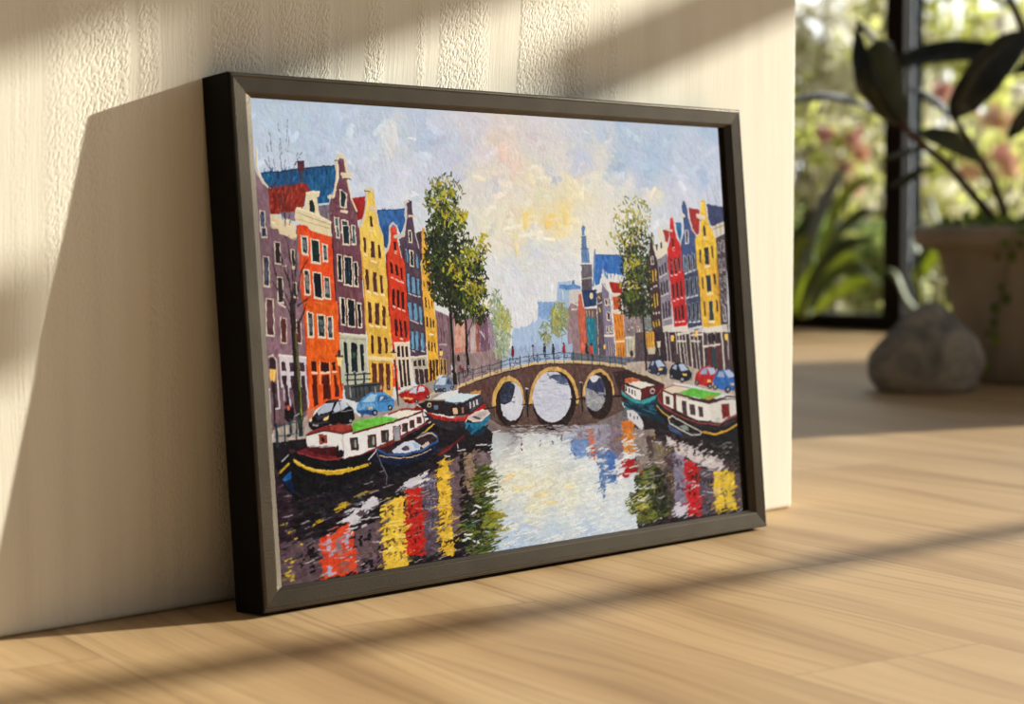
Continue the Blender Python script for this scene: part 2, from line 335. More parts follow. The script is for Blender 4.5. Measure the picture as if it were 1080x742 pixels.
L((226,208,172), 30, "800 82 828 34 862 34 895 85 902 180", .95); L((226,208,172), 30, "812 90 818 160 808 300 780 415 735 430", .95); L((40,36,44), 8, "790 84 822 80"); L((224,206,174), 22, "912 270 930 370 952 455 1000 565", .95); L((226,208,176), 34, "858 212 955 218", .95); L((50,38,46), 9, "862 250 945 258"); L((226,208,176), 20, "868 240 940 242", .9)
win((28,44,52), "846 366 868 368 896 412 896 532 852 516", fw=10); L((228,212,186), 24, "850 562 908 576", .9)
wins((70,100,112), "795 622 828 760;954 700 986 770", fw=10, sill=False); wins((40,70,84), "858 650 920 770", fw=10, sill=False)
Z(265, 242, 9)
TL = (40,68,78)
wins(TL, "806 -30 832 72", fr=(205,195,180), fw=9); wins((24,40,48), "868 -40 930 138", fw=9); wins((70,98,104), "955 -40 990 140", fw=8)
wins((18,26,34), "820 238 860 482;976 308 1012 535", fw=8); wins((16,28,38), "884 258 956 528", fw=9); wins((18,26,34), "842 650 882 800;1006 690 1044 820", fw=8, sill=False); wins((16,28,38), "908 668 972 820", fw=9, sill=False)
for s in ("895 300 905 480", "925 290 930 500"): L((70,95,110), 6, s)
Z(270, 324, 9); wins((16,22,30), "806 -90 846 162;870 -80 938 180;965 -40 1002 190", fw=7)
P((186,186,164), "785 242 1042 266 1066 760 815 760"); L((220,216,194), 24, "786 250 1042 276", .95); L((150,150,130), 8, "792 290 1040 306")
for s in ("828 332 850 326 864 345 882 622 852 622", "900 342 928 332 955 345 968 612 904 612", "985 352 1008 345 1022 360 1028 610 1000 605"): P((24,36,42), s)
ell((22,26,34), 928, 380, 26, 45); P((60,84,66), "905 430 950 430 930 490"); L((215,214,196), 9, "890 330 905 620"); L((205,204,186), 9, "970 345 992 610")
L((26,36,42), 12, "850 640 1085 628"); L((26,36,42), 12, "860 690 1085 680"); 
for x in (870, 940, 1020): L((24,32,40), 20, [(x, 610), (x + 4, 760)]); 
for x in (935, 1022): ell((60,70,90), x, 620, 14, 16); ell((190,200,215), x, 608, 6, 6)
Z(280, 406, 9)
P((70,72,74), "740 0 1085 -30 1085 90 960 130 870 160 760 130"); L((24,30,36), 13, "790 20 1085 -10", .6)
for x in (800, 850, 890, 935, 990, 1040): L(((40,44,50), (150,150,140))[x % 20 == 0], 16, [(x, 20), (x + 8, 110)])
# orange house
Z(265, 160, 9); P((214,62,24), "428 690 545 700 545 760 430 760")
P((226,210,168), "520 388 560 376 645 372 645 425 622 432 632 520 652 602 752 662 760 760 740 760 540 705 420 665 410 655 418 552 440 524 500 545 522 480")
L((238,224,190), 26, "525 395 640 385", .95); L((240,226,192), 22, "430 540 560 580 650 620 752 672", .95); L((150,136,110), 7, "430 575 560 620 740 690"); L((160,146,118), 6, "430 640 745 725")
win((30,42,46), "552 460 578 455 600 482 602 582 556 566", fr=(238,224,190), fw=6, sill=False)
Z(265, 242, 9); P((224,74,24), "435 -20 545 -8 762 66 800 760 470 760 445 200"); P((226,210,168), "530 -40 750 20 752 66 560 6")
Z(270, 324, 9); P((230,94,20), "440 -60 770 -60 802 500 806 760 490 760"); P((200,66,20), "442 -60 455 -60 505 760 490 760")
for i in range(120):
    dab(jit(((234,100,20),(222,76,20),(240,120,30),(205,62,20))[rng.integers(4)], 6), rng.uniform(470, 780), rng.uniform(-60, 560), rng.uniform(20, 60), 14, rng.choice([0, 80, 95]) + rng.normal(0, 12), .6, .5)
Z(265, 242, 9)
G1 = (120,134,138)
win((38,50,56), "478 62 526 76 532 228 490 214", fw=12, lit=G1, bars=True); win((18,42,38), "570 92 636 110 648 312 580 298", fw=12); win((40,50,58), "680 145 712 152 720 292 690 284", fw=11, lit=(110,124,140), bars=True)
win((40,48,52), "502 386 545 394 556 615 516 602", fw=11, lit=(150,150,140), bars=True); win((14,24,32), "590 408 656 420 674 650 606 636", fw=11); win((44,52,54), "694 448 736 456 748 650 702 640", fw=10, lit=(140,142,138), bars=True)
L((235,120,60), 14, "610 690 690 710", .8)
Z(270, 324, 9)
win((40,52,54), "490 52 530 60 542 272 504 270", fw=11, lit=(104,116,116), bars=True); win((34,44,44), "585 70 645 76 656 276 600 272", fw=11, lit=(80,96,96), bars=True); win((40,50,54), "680 86 716 90 730 290 690 285", fw=10, lit=(110,114,124), bars=True)
for s in ("524 508 570 514 576 606 530 606", "610 514 690 520 696 606 616 606", "720 524 750 518 760 600 730 596"): P((50,22,18), s)
for s in ("532 640 576 636 590 780 545 780", "620 640 692 636 702 780 632 780", "734 640 764 636 775 780 745 780"): P((88,24,16), s)
L((238,220,200), 16, "528 620 578 624", .8); L((238,220,200), 18, "612 624 700 616", .8); L((238,220,200), 14, "726 612 762 610", .8); L((236,190,150), 8, "602 510 612 760"); L((236,190,150), 8, "696 520 710 760")
Z(280, 406, 9); P((226,86,26), "388 -10 740 -10 735 130 600 150 480 230 430 290 390 290")
for s in ("440 -10 490 -10 505 180 460 210", "545 -10 615 -10 625 130 550 140", "650 -10 690 -10 700 110 660 110"): P((74,26,20), s)
# mauve houses at the left edge
Z(265, 160, 9); P((140,108,120), "30 160 60 225 105 300 158 345 182 600 182 760 60 760 30 400")
L((226,208,176), 22, "48 -20 50 130 72 225 112 285 155 335", .95)
P((228,210,170), "178 590 240 600 300 642 412 690 412 760 186 760"); P((130,112,124), "262 575 412 560 412 660 320 640")
for i in range(30): dab(jit((232,216,176), 10), rng.uniform(200, 400), rng.uniform(640, 740), 30, 14, 20, .8, .8)
Z(265, 242, 9); P((132,102,112), "40 -30 190 -30 205 200 450 200 475 760 60 760"); P((124,96,104), "185 -10 440 0 450 300 475 760 205 760")
P((228,210,170), "186 -20 252 -20 268 40 335 62 422 104 432 60 415 -20")
L((96,72,80), 6, "188 0 215 300 230 760")
Z(270, 324, 9); P((136,104,114), "40 -60 440 -60 475 480 490 760 60 760"); 
Z(280, 406, 9); P((112,84,92), "40 -20 400 -20 400 300 300 420 60 460")
for i in range(160):
    Z(270, 324, 9); dab(jit((130,100,110), 9), rng.uniform(100, 440), rng.uniform(-700, 440), rng.uniform(20, 50), 12, 90 + rng.normal(0, 15), .5, .5)
Z(265, 160, 9); wins((48,60,86), "84 562 130 745", fw=9, lit=(100,116,150), bars=True)
Z(265, 242, 9); wins((50,64,96), "95 -20 145 72", fw=8); wins((58,64,80), "116 258 168 528", fw=9, lit=(96,102,120), bars=True)
wins((46,40,46), "224 118 276 322;380 190 414 352;250 452 302 690;398 500 430 640", fw=7); wins((84,48,54), "140 700 200 830", fw=9, sill=False)
L((222,204,196), 16, "265 705 320 735", .9); L((226,212,204), 12, "380 362 402 372", .9); L((222,206,196), 10, "300 345 332 348")
Z(270, 324, 9); wins((84,52,58), "96 -80 166 265", fw=8, lit=(104,72,76), bars=True); wins((88,44,44), "234 94 290 332", fw=6); wins((80,40,46), "386 120 430 340", fw=5)
P((52,38,42), "120 500 140 476 165 476 188 510 194 600 130 600"); L((226,208,184), 11, "120 475 165 455 192 500 205 760", .8)
P((210,200,206), "218 450 470 470 482 760 240 760"); L((232,220,214), 24, "220 458 470 478", .9)
for s in ("238 520 262 508 286 530 288 604 244 606", "318 520 360 520 360 608 322 608", "412 520 455 522 460 606 418 608", "248 646 290 644 300 780 258 780", "326 646 362 646 370 780 336 780", "422 646 462 648 472 780 432 780"): P((66,42,50), s)
Z(280, 406, 9)
P((74,52,58), "70 -20 108 -20 112 220 90 230"); L((222,214,218), 14, "118 -10 128 220 90 225", .7); L((214,208,220), 16, "212 0 238 190"); L((200,194,206), 12, "170 0 178 150"); P((60,40,46), "185 0 210 0 230 170 200 180"); L((214,208,214), 16, "385 -10 408 210", .7); P((70,46,54), "345 -10 378 -10 395 240 350 260")

# ---- quay and street, left
P((172,156,146), "70 430 400 290 640 390 840 250 900 300 1085 230 1400 60 1700 -60 1720 -30 1400 130 1085 310 830 370 380 500 380 570 200 640 80 650")
P((150,136,128), "80 560 380 500 385 570 210 640 80 650")
for i in range(110):
    x = rng.uniform(80, 400); dab(jit((176,160,150), 14), x, rng.uniform(440, 600), rng.uniform(20, 60), 9, -18 + rng.normal(0, 8), .5, .6)
P((196,120,90), "392 230 470 220 450 300 400 330")
Z(380, 405, 7.2); P((160,148,138), "0 200 260 130 300 60 700 -80 860 -110 870 -70 640 60 520 130 440 150 400 190 220 220 0 270")
for i in range(60):
    x = rng.uniform(240, 620); dab(jit((165,152,140), 15), x, 160 - (x - 300) * .38 + rng.normal(0, 10), rng.uniform(14, 40), 7, -22, .5, .6)
Z(370, 340, 9); L((206,186,150), 22, "740 690 880 640 1000 600 1085 560", .7)

# ---- bridge and its water
Z(0, 0, 1)
P((146,124,124), "478 372 532 370 534 392 495 408 476 412"); P((160,178,208), "530 368 604 362 604 388 530 392"); P((104,104,116), "602 372 705 380 710 412 655 398 602 390")
for i in range(120):
    x = rng.uniform(480, 700); dab(jit(((150,130,128),(170,180,200),(112,104,112))[0 if x < 532 else (1 if x < 602 else 2)], 16), x, 378 + rng.uniform(-2, 10) + abs(x - 580) * .09, rng.uniform(2, 6), 1.4, 88, .5, .8)
Z(490, 370, 9)
P((92,64,58), "-60 350 100 290 250 235 440 185 620 140 850 110 1085 118 1300 135 1500 170 1640 205 1800 260 1900 300 1900 520 1500 480 1100 500 600 520 200 540 -20 600 -60 560")
P((120,108,106), "-100 600 1900 520 1900 780 -100 780"); P((92,70,62), "150 520 1480 470 1520 560 1250 680 900 735 400 730 250 660")
P((48,30,30), "1400 200 1560 180 1900 300 1900 520 1500 470")
for i in range(260):
    x = rng.uniform(0, 1500); y = rng.uniform(190, 500)
    dab(jit(((96,66,60),(110,80,72),(76,50,46),(88,60,66))[rng.integers(4)], 7), x, y, rng.uniform(18, 50), 9, -12 + rng.normal(0, 12), .6, .6)
P((92,64,58), "-200 200 -60 352 100 290 -100 200") if False else None
dk = (40,26,26); tan = (206,164,92)
Z(490, 370, 9)
ell(tan, 415, 500, 158, 262, .7, y_hi=520, wob=.008); ell(dk, 425, 500, 132, 212, .2, wob=.012); ell(dk, 430, 560, 122, 150, .2, wob=.03)
ell(tan, 848, 470, 236, 325, .7, y_hi=500, wob=.006); ell(dk, 853, 470, 206, 284, .2, wob=.01); ell(dk, 853, 520, 200, 205, .2, wob=.03)
Z(580, 370, 9); ell(tan, 460, 430, 151, 258, .7, y_hi=430, wob=.008); ell(dk, 468, 430, 130, 222, .2, wob=.012); ell(dk, 470, 460, 125, 175, .2, wob=.03)
Z(490, 370, 9)
ell((206,208,218), 448, 478, 108, 184, .3, wob=.015); ell((205,206,218), 830, 435, 181, 241, .3, wob=.01)
for i in range(230):       # light broken water seen through the arches
    t = rng.uniform(0, 2 * math.pi); r_ = rng.random() ** .5 * .9
    dab(jit(((206,208,220),(186,190,208),(222,222,226),(170,176,200))[rng.integers(4)], 5), 830 + 175 * r_ * math.cos(t), 440 + 225 * r_ * math.sin(t), rng.uniform(20, 70), 9, rng.normal(0, 9), .7, .7)
for i in range(60):
    t = rng.uniform(0, 2 * math.pi); r_ = rng.random() ** .5 * .85
    dab(jit((214,214,222), 9), 450 + 100 * r_ * math.cos(t), 520 + 130 * r_ * math.sin(t), rng.uniform(15, 40), 9, rng.normal(0, 9), .7, .8)
P((46,50,68), "335 390 380 300 430 290 480 330 470 400 440 480 380 510 340 500"); 
for i in range(34): dab(jit(((40,44,60),(80,95,120),(30,34,48))[rng.integers(3)], 8), rng.uniform(345, 465), rng.uniform(320, 490), 30, 8, rng.normal(0, 12), .6, .8)
P((84,96,124), "800 240 860 215 950 240 985 300 930 315 880 290"); L((50,55,70), 9, "800 260 900 225 960 260"); L((60,66,84), 9, "790 215 820 270"); L((70,84,112), 12, "870 300 980 320")
Z(580, 370, 9); ell((152,152,156), 430, 400, 98, 170, .3, wob=.015)
P((52,58,88), "352 300 380 250 440 240 500 270 520 330 522 430 470 430 420 380 350 350"); P((214,214,222), "375 250 400 235 470 240 440 290 400 300")
for i in range(60):
    dab(jit(((160,158,160),(184,184,190),(140,136,136))[rng.integers(3)], 7), rng.uniform(350, 510), rng.uniform(390, 540), 30, 8, rng.normal(0, 9), .6, .8)
for (Zc, lst) in (((490, 370, 9), ((590, 350, 500, 620), )), ((580, 370, 9), ((296, 300, 450, 570), ))):
    Z(*Zc)
    for (x, y0_, y1_, y2_) in lst:
        L((34,30,36), 26, [(x, y0_), (x + 6, y1_)]); L((30,26,30), 22, [(x + 8, y1_ + 20), (x + 10, y2_)], .3); L((200,200,206), 12, [(x - 12, y0_ + 2), (x + 12, y0_ + 2)], .8)
        L((26,20,24), 14, [(x - 45, y1_ + 8), (x + 45, y1_ + 6)])
Z(490, 370, 9)
L((30,22,24), 12, "180 545 290 530"); L((30,22,24), 12, "1000 455 1100 460"); Z(580, 370, 9); L((30,22,24), 22, "520 430 690 425")
# deck edge
Z(490, 370, 9)
L((208,176,120), 24, "-70 350 100 275 250 222 440 168 620 132 850 96 1085 106 1300 120 1500 150 1640 185 1780 240 1950 320", .9)
L((226,204,160), 9, "-70 335 100 262 250 208 440 155 620 120 850 86 1085 96 1300 108 1500 138 1640 172", .9)
L((52,32,30), 9, "100 292 250 240 440 188 620 148 850 116 1085 124 1300 140 1500 172 1640 210 1800 270")
P((182,166,152), "1640 150 1900 260 2100 380 2100 560 1950 400 1780 262") 
# people on the bridge, bicycles, railing
Z(480, 300, 9)
for (x, y, c) in ((545, 600, (130,26,34)), (742, 580, (150,150,165)), (848, 562, (40,44,66)), (930, 575, (44,46,60)), (1030, 560, (165,28,36))):
    ell((30,26,30), x - 2, y, 9, 12); P(c, [(x - 10, y + 12), (x + 10, y + 12), (x + 17, y + 80), (x - 15, y + 80)], .6); L((34,28,40), 12, [(x, y + 80), (x + 4, y + 125)])
Z(580, 305, 9)
for (x, y, c) in ((345, 520, (34,36,58)), (392, 525, (214,66,30))):
    ell((30,26,30), x - 2, y, 9, 12); P(c, [(x - 12, y + 14), (x + 10, y + 14), (x + 20, y + 90), (x - 10, y + 90)], .6); L((34,28,40), 12, [(x + 8, y + 90), (x + 22, y + 155)])
Z(490, 370, 9)
rail = "-60 220 70 180 160 155 280 125 430 80 600 50 760 28 900 15 1030 20 1120 30 1200 40 1300 55 1420 62 1500 72 1620 95 1700 120"
rp = np.array([float(v) for v in rail.split()]).reshape(-1, 2)
L((58,78,88), 9, rp, .8); L((66,84,94), 6, rp + (0, 42), .7)
for x in (-10, 80, 160, 240, 345, 430, 525, 610, 690, 770, 850, 940, 1030, 1110, 1205, 1280, 1380, 1430, 1490, 1560, 1615, 1660, 1720):
    y = np.interp(x, rp[:, 0], rp[:, 1]); L((44,60,70), 11, [(x, y - 14), (x + 3, y + 95)], .8)
def ring(cx, cy, r_, w, col):
    L(col, w, [(cx + r_ * math.cos(t * .6283), cy + r_ * math.sin(t * .6283)) for t in range(11)], .8)
for (x, y, r_) in ((500, 100, 24), (455, 130, 20), (298, 185, 20), (640, 85, 24), (690, 75, 24), (790, 60, 18), (880, 55, 16), (960, 50, 16)): ring(x, y, r_, 5, (48,58,72))
Z(480, 300, 9)
ell((60,40,44), 30, 700, 14, 30); Z(370, 340, 9)
for (x, y) in ((1040, 430), (1060, 450)): ell((120,50,44), x, y, 12, 28)
L((44,56,66), 9, "1000 500 1040 470 1130 440"); L((44,56,66), 8, "1020 560 1020 480"); 
for x in (1030, 1090): L((44,56,66), 11, [(x, 470), (x + 2, 600)])

# ---- water
Z(0, 0, 1)
WAT = [(500,455,110,96,96),(540,458,150,146,152),(580,456,196,200,210),(600,460,176,182,200),(520,470,196,202,206),(550,470,212,218,218),(590,475,216,222,214),(560,480,218,222,214),
(510,490,200,208,204),(540,495,222,222,206),(570,492,222,224,212),(600,480,206,214,222),(620,490,214,220,222),(550,505,226,222,190),(580,505,226,222,194),(535,510,222,218,190),(600,512,222,222,198),(560,520,228,218,176),(575,530,226,220,190),(545,535,206,214,214),(600,530,222,222,200),(625,520,216,222,220),(640,500,206,214,218),
(530,550,188,202,218),(550,560,176,196,220),(580,555,190,206,222),(610,545,204,214,222),(640,540,208,218,222),(540,575,170,190,216),(580,575,178,198,222),(620,560,186,204,226),(650,555,196,210,224),(660,530,206,214,216),(515,520,196,206,202),(520,545,186,198,206)]
idw(WAT, "480 470 500 458 520 455 560 458 600 455 640 450 665 442 690 440 720 470 720 640 470 640", 2.6, 5)
P((30,24,30), "260 470 500 440 520 456 500 640 260 640"); P((36,26,30), "668 420 800 420 800 640 674 640")
def refl(c, s, n=0, dark=None):
    P(c, s, .2)
Z(285, 520, 7.2)
P((44,30,38), "40 -120 160 -60 180 380 90 700 40 700")
P((92,72,78), "75 385 380 335 405 720 90 760"); P((96,76,82), "640 285 832 200 862 560 655 600")
P((214,68,34), "378 335 450 300 632 288 658 610 400 650"); P((214,68,34), "480 300 590 220 612 240 600 290 500 320")
for s in ("430 338 458 335 466 490 432 480", "568 310 596 308 602 430 575 436", "432 552 462 545 468 640 440 640"): P((176,166,184), s, .5)
P((130,112,120), "505 345 540 345 548 480 515 485"); P((150,88,80), "530 520 600 515 605 600 545 610")
for s in ("285 380 340 375 345 510 290 520", "295 545 340 540 345 610 300 615", "680 300 702 296 706 400 684 410", "738 280 765 276 768 360 742 368", "695 500 718 498 722 580 698 580", "755 450 780 445 785 560 760 570", "225 450 250 450 252 570 232 575", "105 400 130 398 134 430 108 432", "805 400 828 398 832 520 810 525"): P((22,16,20), s)
for s in ("330 525 360 518", "510 495 620 485", "640 520 680 510", "700 585 740 575", "780 370 840 365", "660 270 740 240", "370 430 420 435"): L((190,176,178), 9, s, .8)
P((226,186,56), "835 95 1008 15 1048 560 862 580")
for (x, y) in ((878, 150), (932, 140), (978, 125), (885, 290), (938, 280), (985, 272), (890, 380), (945, 372), (992, 365), (900, 480), (950, 472), (992, 468)):
    P((120,90,44), [(x - 9, y - 26), (x + 8, y - 30), (x + 12, y + 26), (x - 5, y + 30)], .15)
for y in (110, 210, 240, 335, 430): L((244,214,110), 10, [(848, y + 12), (1030, y - 4)], .9)
for (x, y, w) in ((130, 290, 20), (175, 340, 24), (230, 385, 26), (120, 510, 40), (160, 560, 30), (125, 620, 36), (110, 650, 30), (160, 660, 24)): dab((206,176,50), x, y, w, 18, rng.uniform(-30, 20), .8)
Z(285, 460, 7.2)
P((206,202,206), "545 640 600 600 640 578 640 560 700 556 680 515 700 485 780 455 812 465 820 480 812 530 740 560 720 585 720 600 660 645 612 672 600 650")
P((198,190,194), "555 705 640 690 740 660 700 690 600 712"); P((90,68,74), "662 560 720 555 720 605 670 612"); L((206,198,198), 12, "620 552 700 556", .9); L((200,190,192), 8, "620 640 740 625 830 610", .8)
for s in ("310 690 340 665 420 630 390 655", "440 570 500 540 590 515 560 545", "655 470 720 440 780 410"): P((196,160,40), s, .7); 
for s in ("620 470 700 430 800 410", "700 450 760 425"): L((176,140,44), 10, s, .8)
for i in range(48):
    dab(jit((110,108,116), 24), rng.uniform(120, 760), rng.uniform(330, 620), rng.uniform(15, 60), rng.uniform(2, 4), -8 + rng.normal(0, 6), .9, .8)
P((210,208,214), "1000 360 1080 310 1080 390 1030 380")
Z(410, 480, 7.2)
P((186,36,26), "120 265 245 232 282 760 142 760"); P((86,72,84), "245 190 355 105 395 760 282 760"); P((104,82,86), "452 25 545 0 555 470 500 640 470 640"); P((30,22,24), "540 -20 572 -20 600 300 620 500 540 520"); P((146,120,96), "570 -20 655 -20 645 295 608 300 580 200")
P((116,98,100), "655 -20 780 -20 780 110 660 100"); P((222,178,46), "366 140 402 36 452 40 462 130 500 760 420 760 388 620")
P((190,110,44), "120 265 135 262 160 480 140 470")
for (x, y) in ((180, 370), (205, 440), (232, 370), (165, 440), (240, 560), (190, 640), (225, 620), (215, 560)): P((74,18,20), [(x - 7, y - 32), (x + 6, y - 34), (x + 8, y + 26), (x - 5, y + 28)], .1)
for (x, y) in ((405, 300), (428, 290), (410, 430), (438, 425), (420, 550), (448, 540), (440, 660), (470, 655)): P((130,96,30), [(x - 6, y - 24), (x + 5, y - 26), (x + 8, y + 22), (x - 4, y + 24)], .1)
for (x, y) in ((300, 220), (325, 210), (348, 220), (300, 380), (325, 385), (350, 370), (315, 540), (345, 520)): P((120,118,142), [(x - 5, y - 38), (x + 5, y - 40), (x + 8, y + 34), (x - 3, y + 36)], .3)
for s in ("130 300 260 312", "140 400 270 405", "250 330 370 325", "190 540 280 520", "280 400 360 420", "150 610 240 600", "450 140 540 128", "540 300 640 280", "470 470 540 465", "560 600 620 605", "330 700 380 730"): L((176,150,146), 6, s, .9)
for s in ("375 165 400 176 440 170", "385 260 470 262", "385 370 470 366", "390 465 480 458", "395 600 500 604", "410 620 500 640"): L((244,206,90), 9, s, 1.0)
P((206,202,206), "105 215 130 200 280 120 300 135 260 190 240 220 160 245 115 240"); 
for i in range(26): dab(jit((210,208,212), 12), rng.uniform(60, 290), 0, 10, 4, -30) if False else dab(jit((190,188,194), 20), *( (lambda t: (60 + 230 * t, 290 - 170 * t + rng.normal(0, 14)))(rng.random()) ), rng.uniform(20, 60), 4, -28, .9, .9)
for i in range(60): dab(jit((96,78,84), 12), rng.uniform(465, 545), rng.uniform(20, 600), rng.uniform(15, 40), 6, 88, .6, .7)
# reflections, right of centre
Z(540, 440, 7.2)
P((150,144,158), "440 70 600 60 700 50 840 60 850 300 800 330 740 240 600 300 470 160"); P((112,140,186), "442 160 580 165 600 290 560 300 470 305 448 250")
P((96,124,170), "640 270 720 235 745 245 770 300 790 420 810 500 750 500 720 440 715 530 700 640 682 600 672 500 650 400"); P((66,104,170), "740 250 775 260 790 400 806 500 765 508 752 430 726 350")
P((206,104,66), "575 85 620 100 628 170 622 215 585 205"); P((196,76,48), "605 225 640 225 636 255 612 255"); P((196,76,48), "610 285 628 290 626 325 612 325")
P((206,124,36), "832 30 918 20 932 262 852 268"); P((138,124,116), "918 80 1080 90 1080 640 960 480"); P((168,24,28), "845 315 935 310 955 430 900 430 880 460 836 455 832 380")
P((124,108,116), "740 40 832 30 848 250 800 300 750 240")
for i in range(90):
    x = rng.uniform(640, 1000); y = rng.uniform(60, 260)
    q = pts([(x, y)])[0]; c = CAN[int(q[1]), int(q[0])] * 255
    dab(jit(c, 14), x, y, rng.uniform(20, 60), 7, 90 + rng.normal(0, 4), .6, .7)
for s in ("830 125 880 128", "915 128 1000 126", "835 200 945 212", "840 268 990 285", "780 325 850 325", "850 430 960 420", "560 240 630 245", "670 240 740 238", "900 375 960 365", "530 260 620 262", "640 330 700 335", "690 430 750 422", "700 370 740 368", "590 345 640 352", "760 400 820 395", "800 480 850 490", "840 185 920 182"): L((222,222,226), rng.uniform(7, 14), s, 1.0)
for (x, y, c) in ((72, 180, (60,30,40)), (72, 230, (120,30,40)), (215, 185, (90,100,150)), (300, 180, (40,50,90)), (375, 155, (60,50,60)), (455, 160, (40,34,60)), (662, 110, (30,26,34)), (515, 60, (40,30,40))): dab(c, x, y, 44, 14, 80 + rng.normal(0, 14), .8)
for i in range(150):
    x = rng.uniform(0, 640); y = rng.uniform(60, 160)
    dab(jit(((190,188,194),(150,146,154),(96,76,72),(216,216,220))[rng.integers(4)], 8), x, y * .9 + 5, rng.uniform(20, 60), 5, rng.normal(0, 7), .8, .8)
for i in range(170):
    t = rng.random(); x = rng.uniform(-120, 900); y = rng.uniform(180, 860)
    if x > 640 and y < 560: continue
    if x < 60 and y > 300 : continue
    q = pts([(x, y)])[0]
    if q[1] < 2: continue
    c = CAN[int(max(q[1], 0)), int(min(max(q[0], 0), NX - 1))] * 255
    dab(np.clip(c + (14, 12, 6), 0, 246), x, y, rng.uniform(30, 110), rng.uniform(4, 10), rng.normal(-4, 5), 1.1, .8)
for (x, y, ln, w, c) in ((430, 520, 70, 22, (242,214,130)), (245, 585, 90, 24, (244,220,150)), (300, 650, 70, 26, (246,214,130)), (-10, 440, 60, 26, (246,206,120)), (70, 535, 110, 30, (240,222,160)), (150, 690, 90, 20, (232,226,160)), (100, 320, 110, 12, (180,190,214))): dab(c, x, y, ln, w, -4, 1.0)
Z(410, 480, 7.2); dab((248,200,120), 910, 160, 80, 28, -6, 1.1); dab((230,226,150), 1060, 505, 60, 26, 0, 1.0); dab((30,40,30), 855, 252, 20, 14, 10)
# right-bank reflections
Z(650, 440, 6.187)
P((76,60,60), "195 110 370 170 385 640 340 665 318 440 215 300"); P((112,98,84), "235 150 300 175 330 330 250 330")
P((132,122,144), "368 232 440 250 472 625 388 645"); P((186,26,30), "438 265 536 305 556 640 470 650"); P((88,76,86), "538 320 632 350 652 625 560 640")
P((222,186,50), "630 352 764 350 788 600 650 620"); P((84,70,72), "765 362 840 360 840 600 786 600")
for i in range(120):
    x = rng.uniform(200, 840); y = rng.uniform(180, 620)
    q = pts([(x, y)])[0]
    if q[0] >= NX or q[1] < 1: continue
    c = CAN[int(q[1]), int(q[0])] * 255
    dab(jit(c, 13), x, y, rng.uniform(15, 45), 7, 90 + rng.normal(0, 5), .6, .7)
for (x, y, c) in ((395, 300, 0), (420, 310, 0), (400, 450, 0), (430, 460, 0), (490, 380, 1), (520, 390, 1), (480, 480, 1), (510, 485, 1), (570, 420, 2), (600, 430, 2), (620, 430, 2), (580, 560, 2), (610, 570, 2), (690, 400, 3), (715, 395, 3), (690, 490, 3), (715, 485, 3), (712, 560, 3)):
    P(((60,50,66), (80,16,20), (44,36,42), (110,90,60))[c], [(x - 6, y - 26), (x + 5, y - 28), (x + 8, y + 24), (x - 4, y + 26)], .1)
for (x, y) in ((250, 120), (270, 300), (290, 200), (265, 200), (345, 380), (350, 240), (325, 230), (360, 410), (370, 490), (290, 210)): dab((196,168,70), x, y, 40, 7, 86, .8, .9)
P((202,192,188), "328 118 350 125 400 170 430 165 520 205 560 235 640 255 720 312 700 350 640 335 590 325 500 285 470 262 380 235 375 200 340 180")
for (x, y) in ((402, 200), (455, 215), (512, 232), (570, 258)): P((96,50,44) if x < 420 else (70,52,54), [(x - 8, y - 30), (x + 8, y - 26), (x + 10, y + 22), (x - 8, y + 20)], .3)
for s in ("500 310 590 320", "600 340 700 345", "450 415 510 420", "640 470 700 465", "370 560 450 570", "470 600 520 596", "560 480 640 490", "480 440 540 446", "240 155 300 165", "210 290 330 300"): L((206,196,200), 8, s, 1.0)
P((200,196,206), "378 580 440 566 470 580 470 630 390 645", .7); 
P((22,18,20), "560 90 620 120 700 100 820 30 850 30 850 345 800 330 740 300 690 250 600 210 560 190")
for i in range(34): dab(jit((70,58,56), 22), rng.uniform(580, 820), rng.uniform(150, 330), rng.uniform(20, 60), 4, 18 + rng.normal(0, 8), .9, .8)
for s in ("640 220 700 250", "680 270 760 300", "740 280 770 310"): L((120,90,66), 8, s, .9)
P((60,44,44), "690 300 760 300 790 340 740 350 700 330")

# foliage mirrored in the water
def leaves(cols, n, cx, cy, rx, ry, ln, w, ang=(60, 30), edge=1.0, h=.8, al=.95):
    for i in range(n):
        t = rng.uniform(0, 2 * math.pi); r_ = rng.random() ** .55 * edge
        x = cx + rx * r_ * math.cos(t); y = cy + ry * r_ * math.sin(t)
        dab(jit(cols[rng.integers(len(cols))], 9), x, y, ln * rng.uniform(.6, 1.4), w * rng.uniform(.6, 1.3), ang[0] + rng.normal(0, ang[1]), h * rng.uniform(.7, 1.2), al)
GR = [(50,62,30),(70,84,32),(96,104,36),(36,42,26),(120,120,44)]
Z(410, 480, 7.2)
leaves(GR, 190, 725, 230, 85, 160, 50, 12, (-4, 12)); leaves(GR, 260, 700, 560, 140, 210, 60, 13, (-4, 12)); leaves([(140,140,50),(160,150,40),(110,120,40)], 40, 810, 520, 80, 100, 60, 14, (-2, 8)); leaves([(30,34,24),(24,22,20)], 60, 640, 520, 70, 200, 40, 14, (80, 20))
for s in ("600 440 680 436", "720 205 780 212", "560 605 620 602", "650 660 690 664", "740 290 800 300", "640 380 700 400", "600 620 680 660"): L((226,232,228), 12, s, 1.2)
dab((60,116,84), 620, 535, 60, 22, -8); dab((100,150,110), 620, 495, 80, 8, -4)
Z(650, 440, 6.187)
leaves(GR, 160, 215, 420, 80, 110, 36, 10, (-4, 12)); leaves(GR, 230, 215, 560, 130, 120, 40, 11, (-4, 12)); leaves([(34,34,24),(28,24,22)], 90, 285, 480, 60, 150, 36, 12, (80, 20)); leaves([(150,150,60),(176,170,80)], 26, 150, 560, 50, 60, 34, 10, (0, 10))
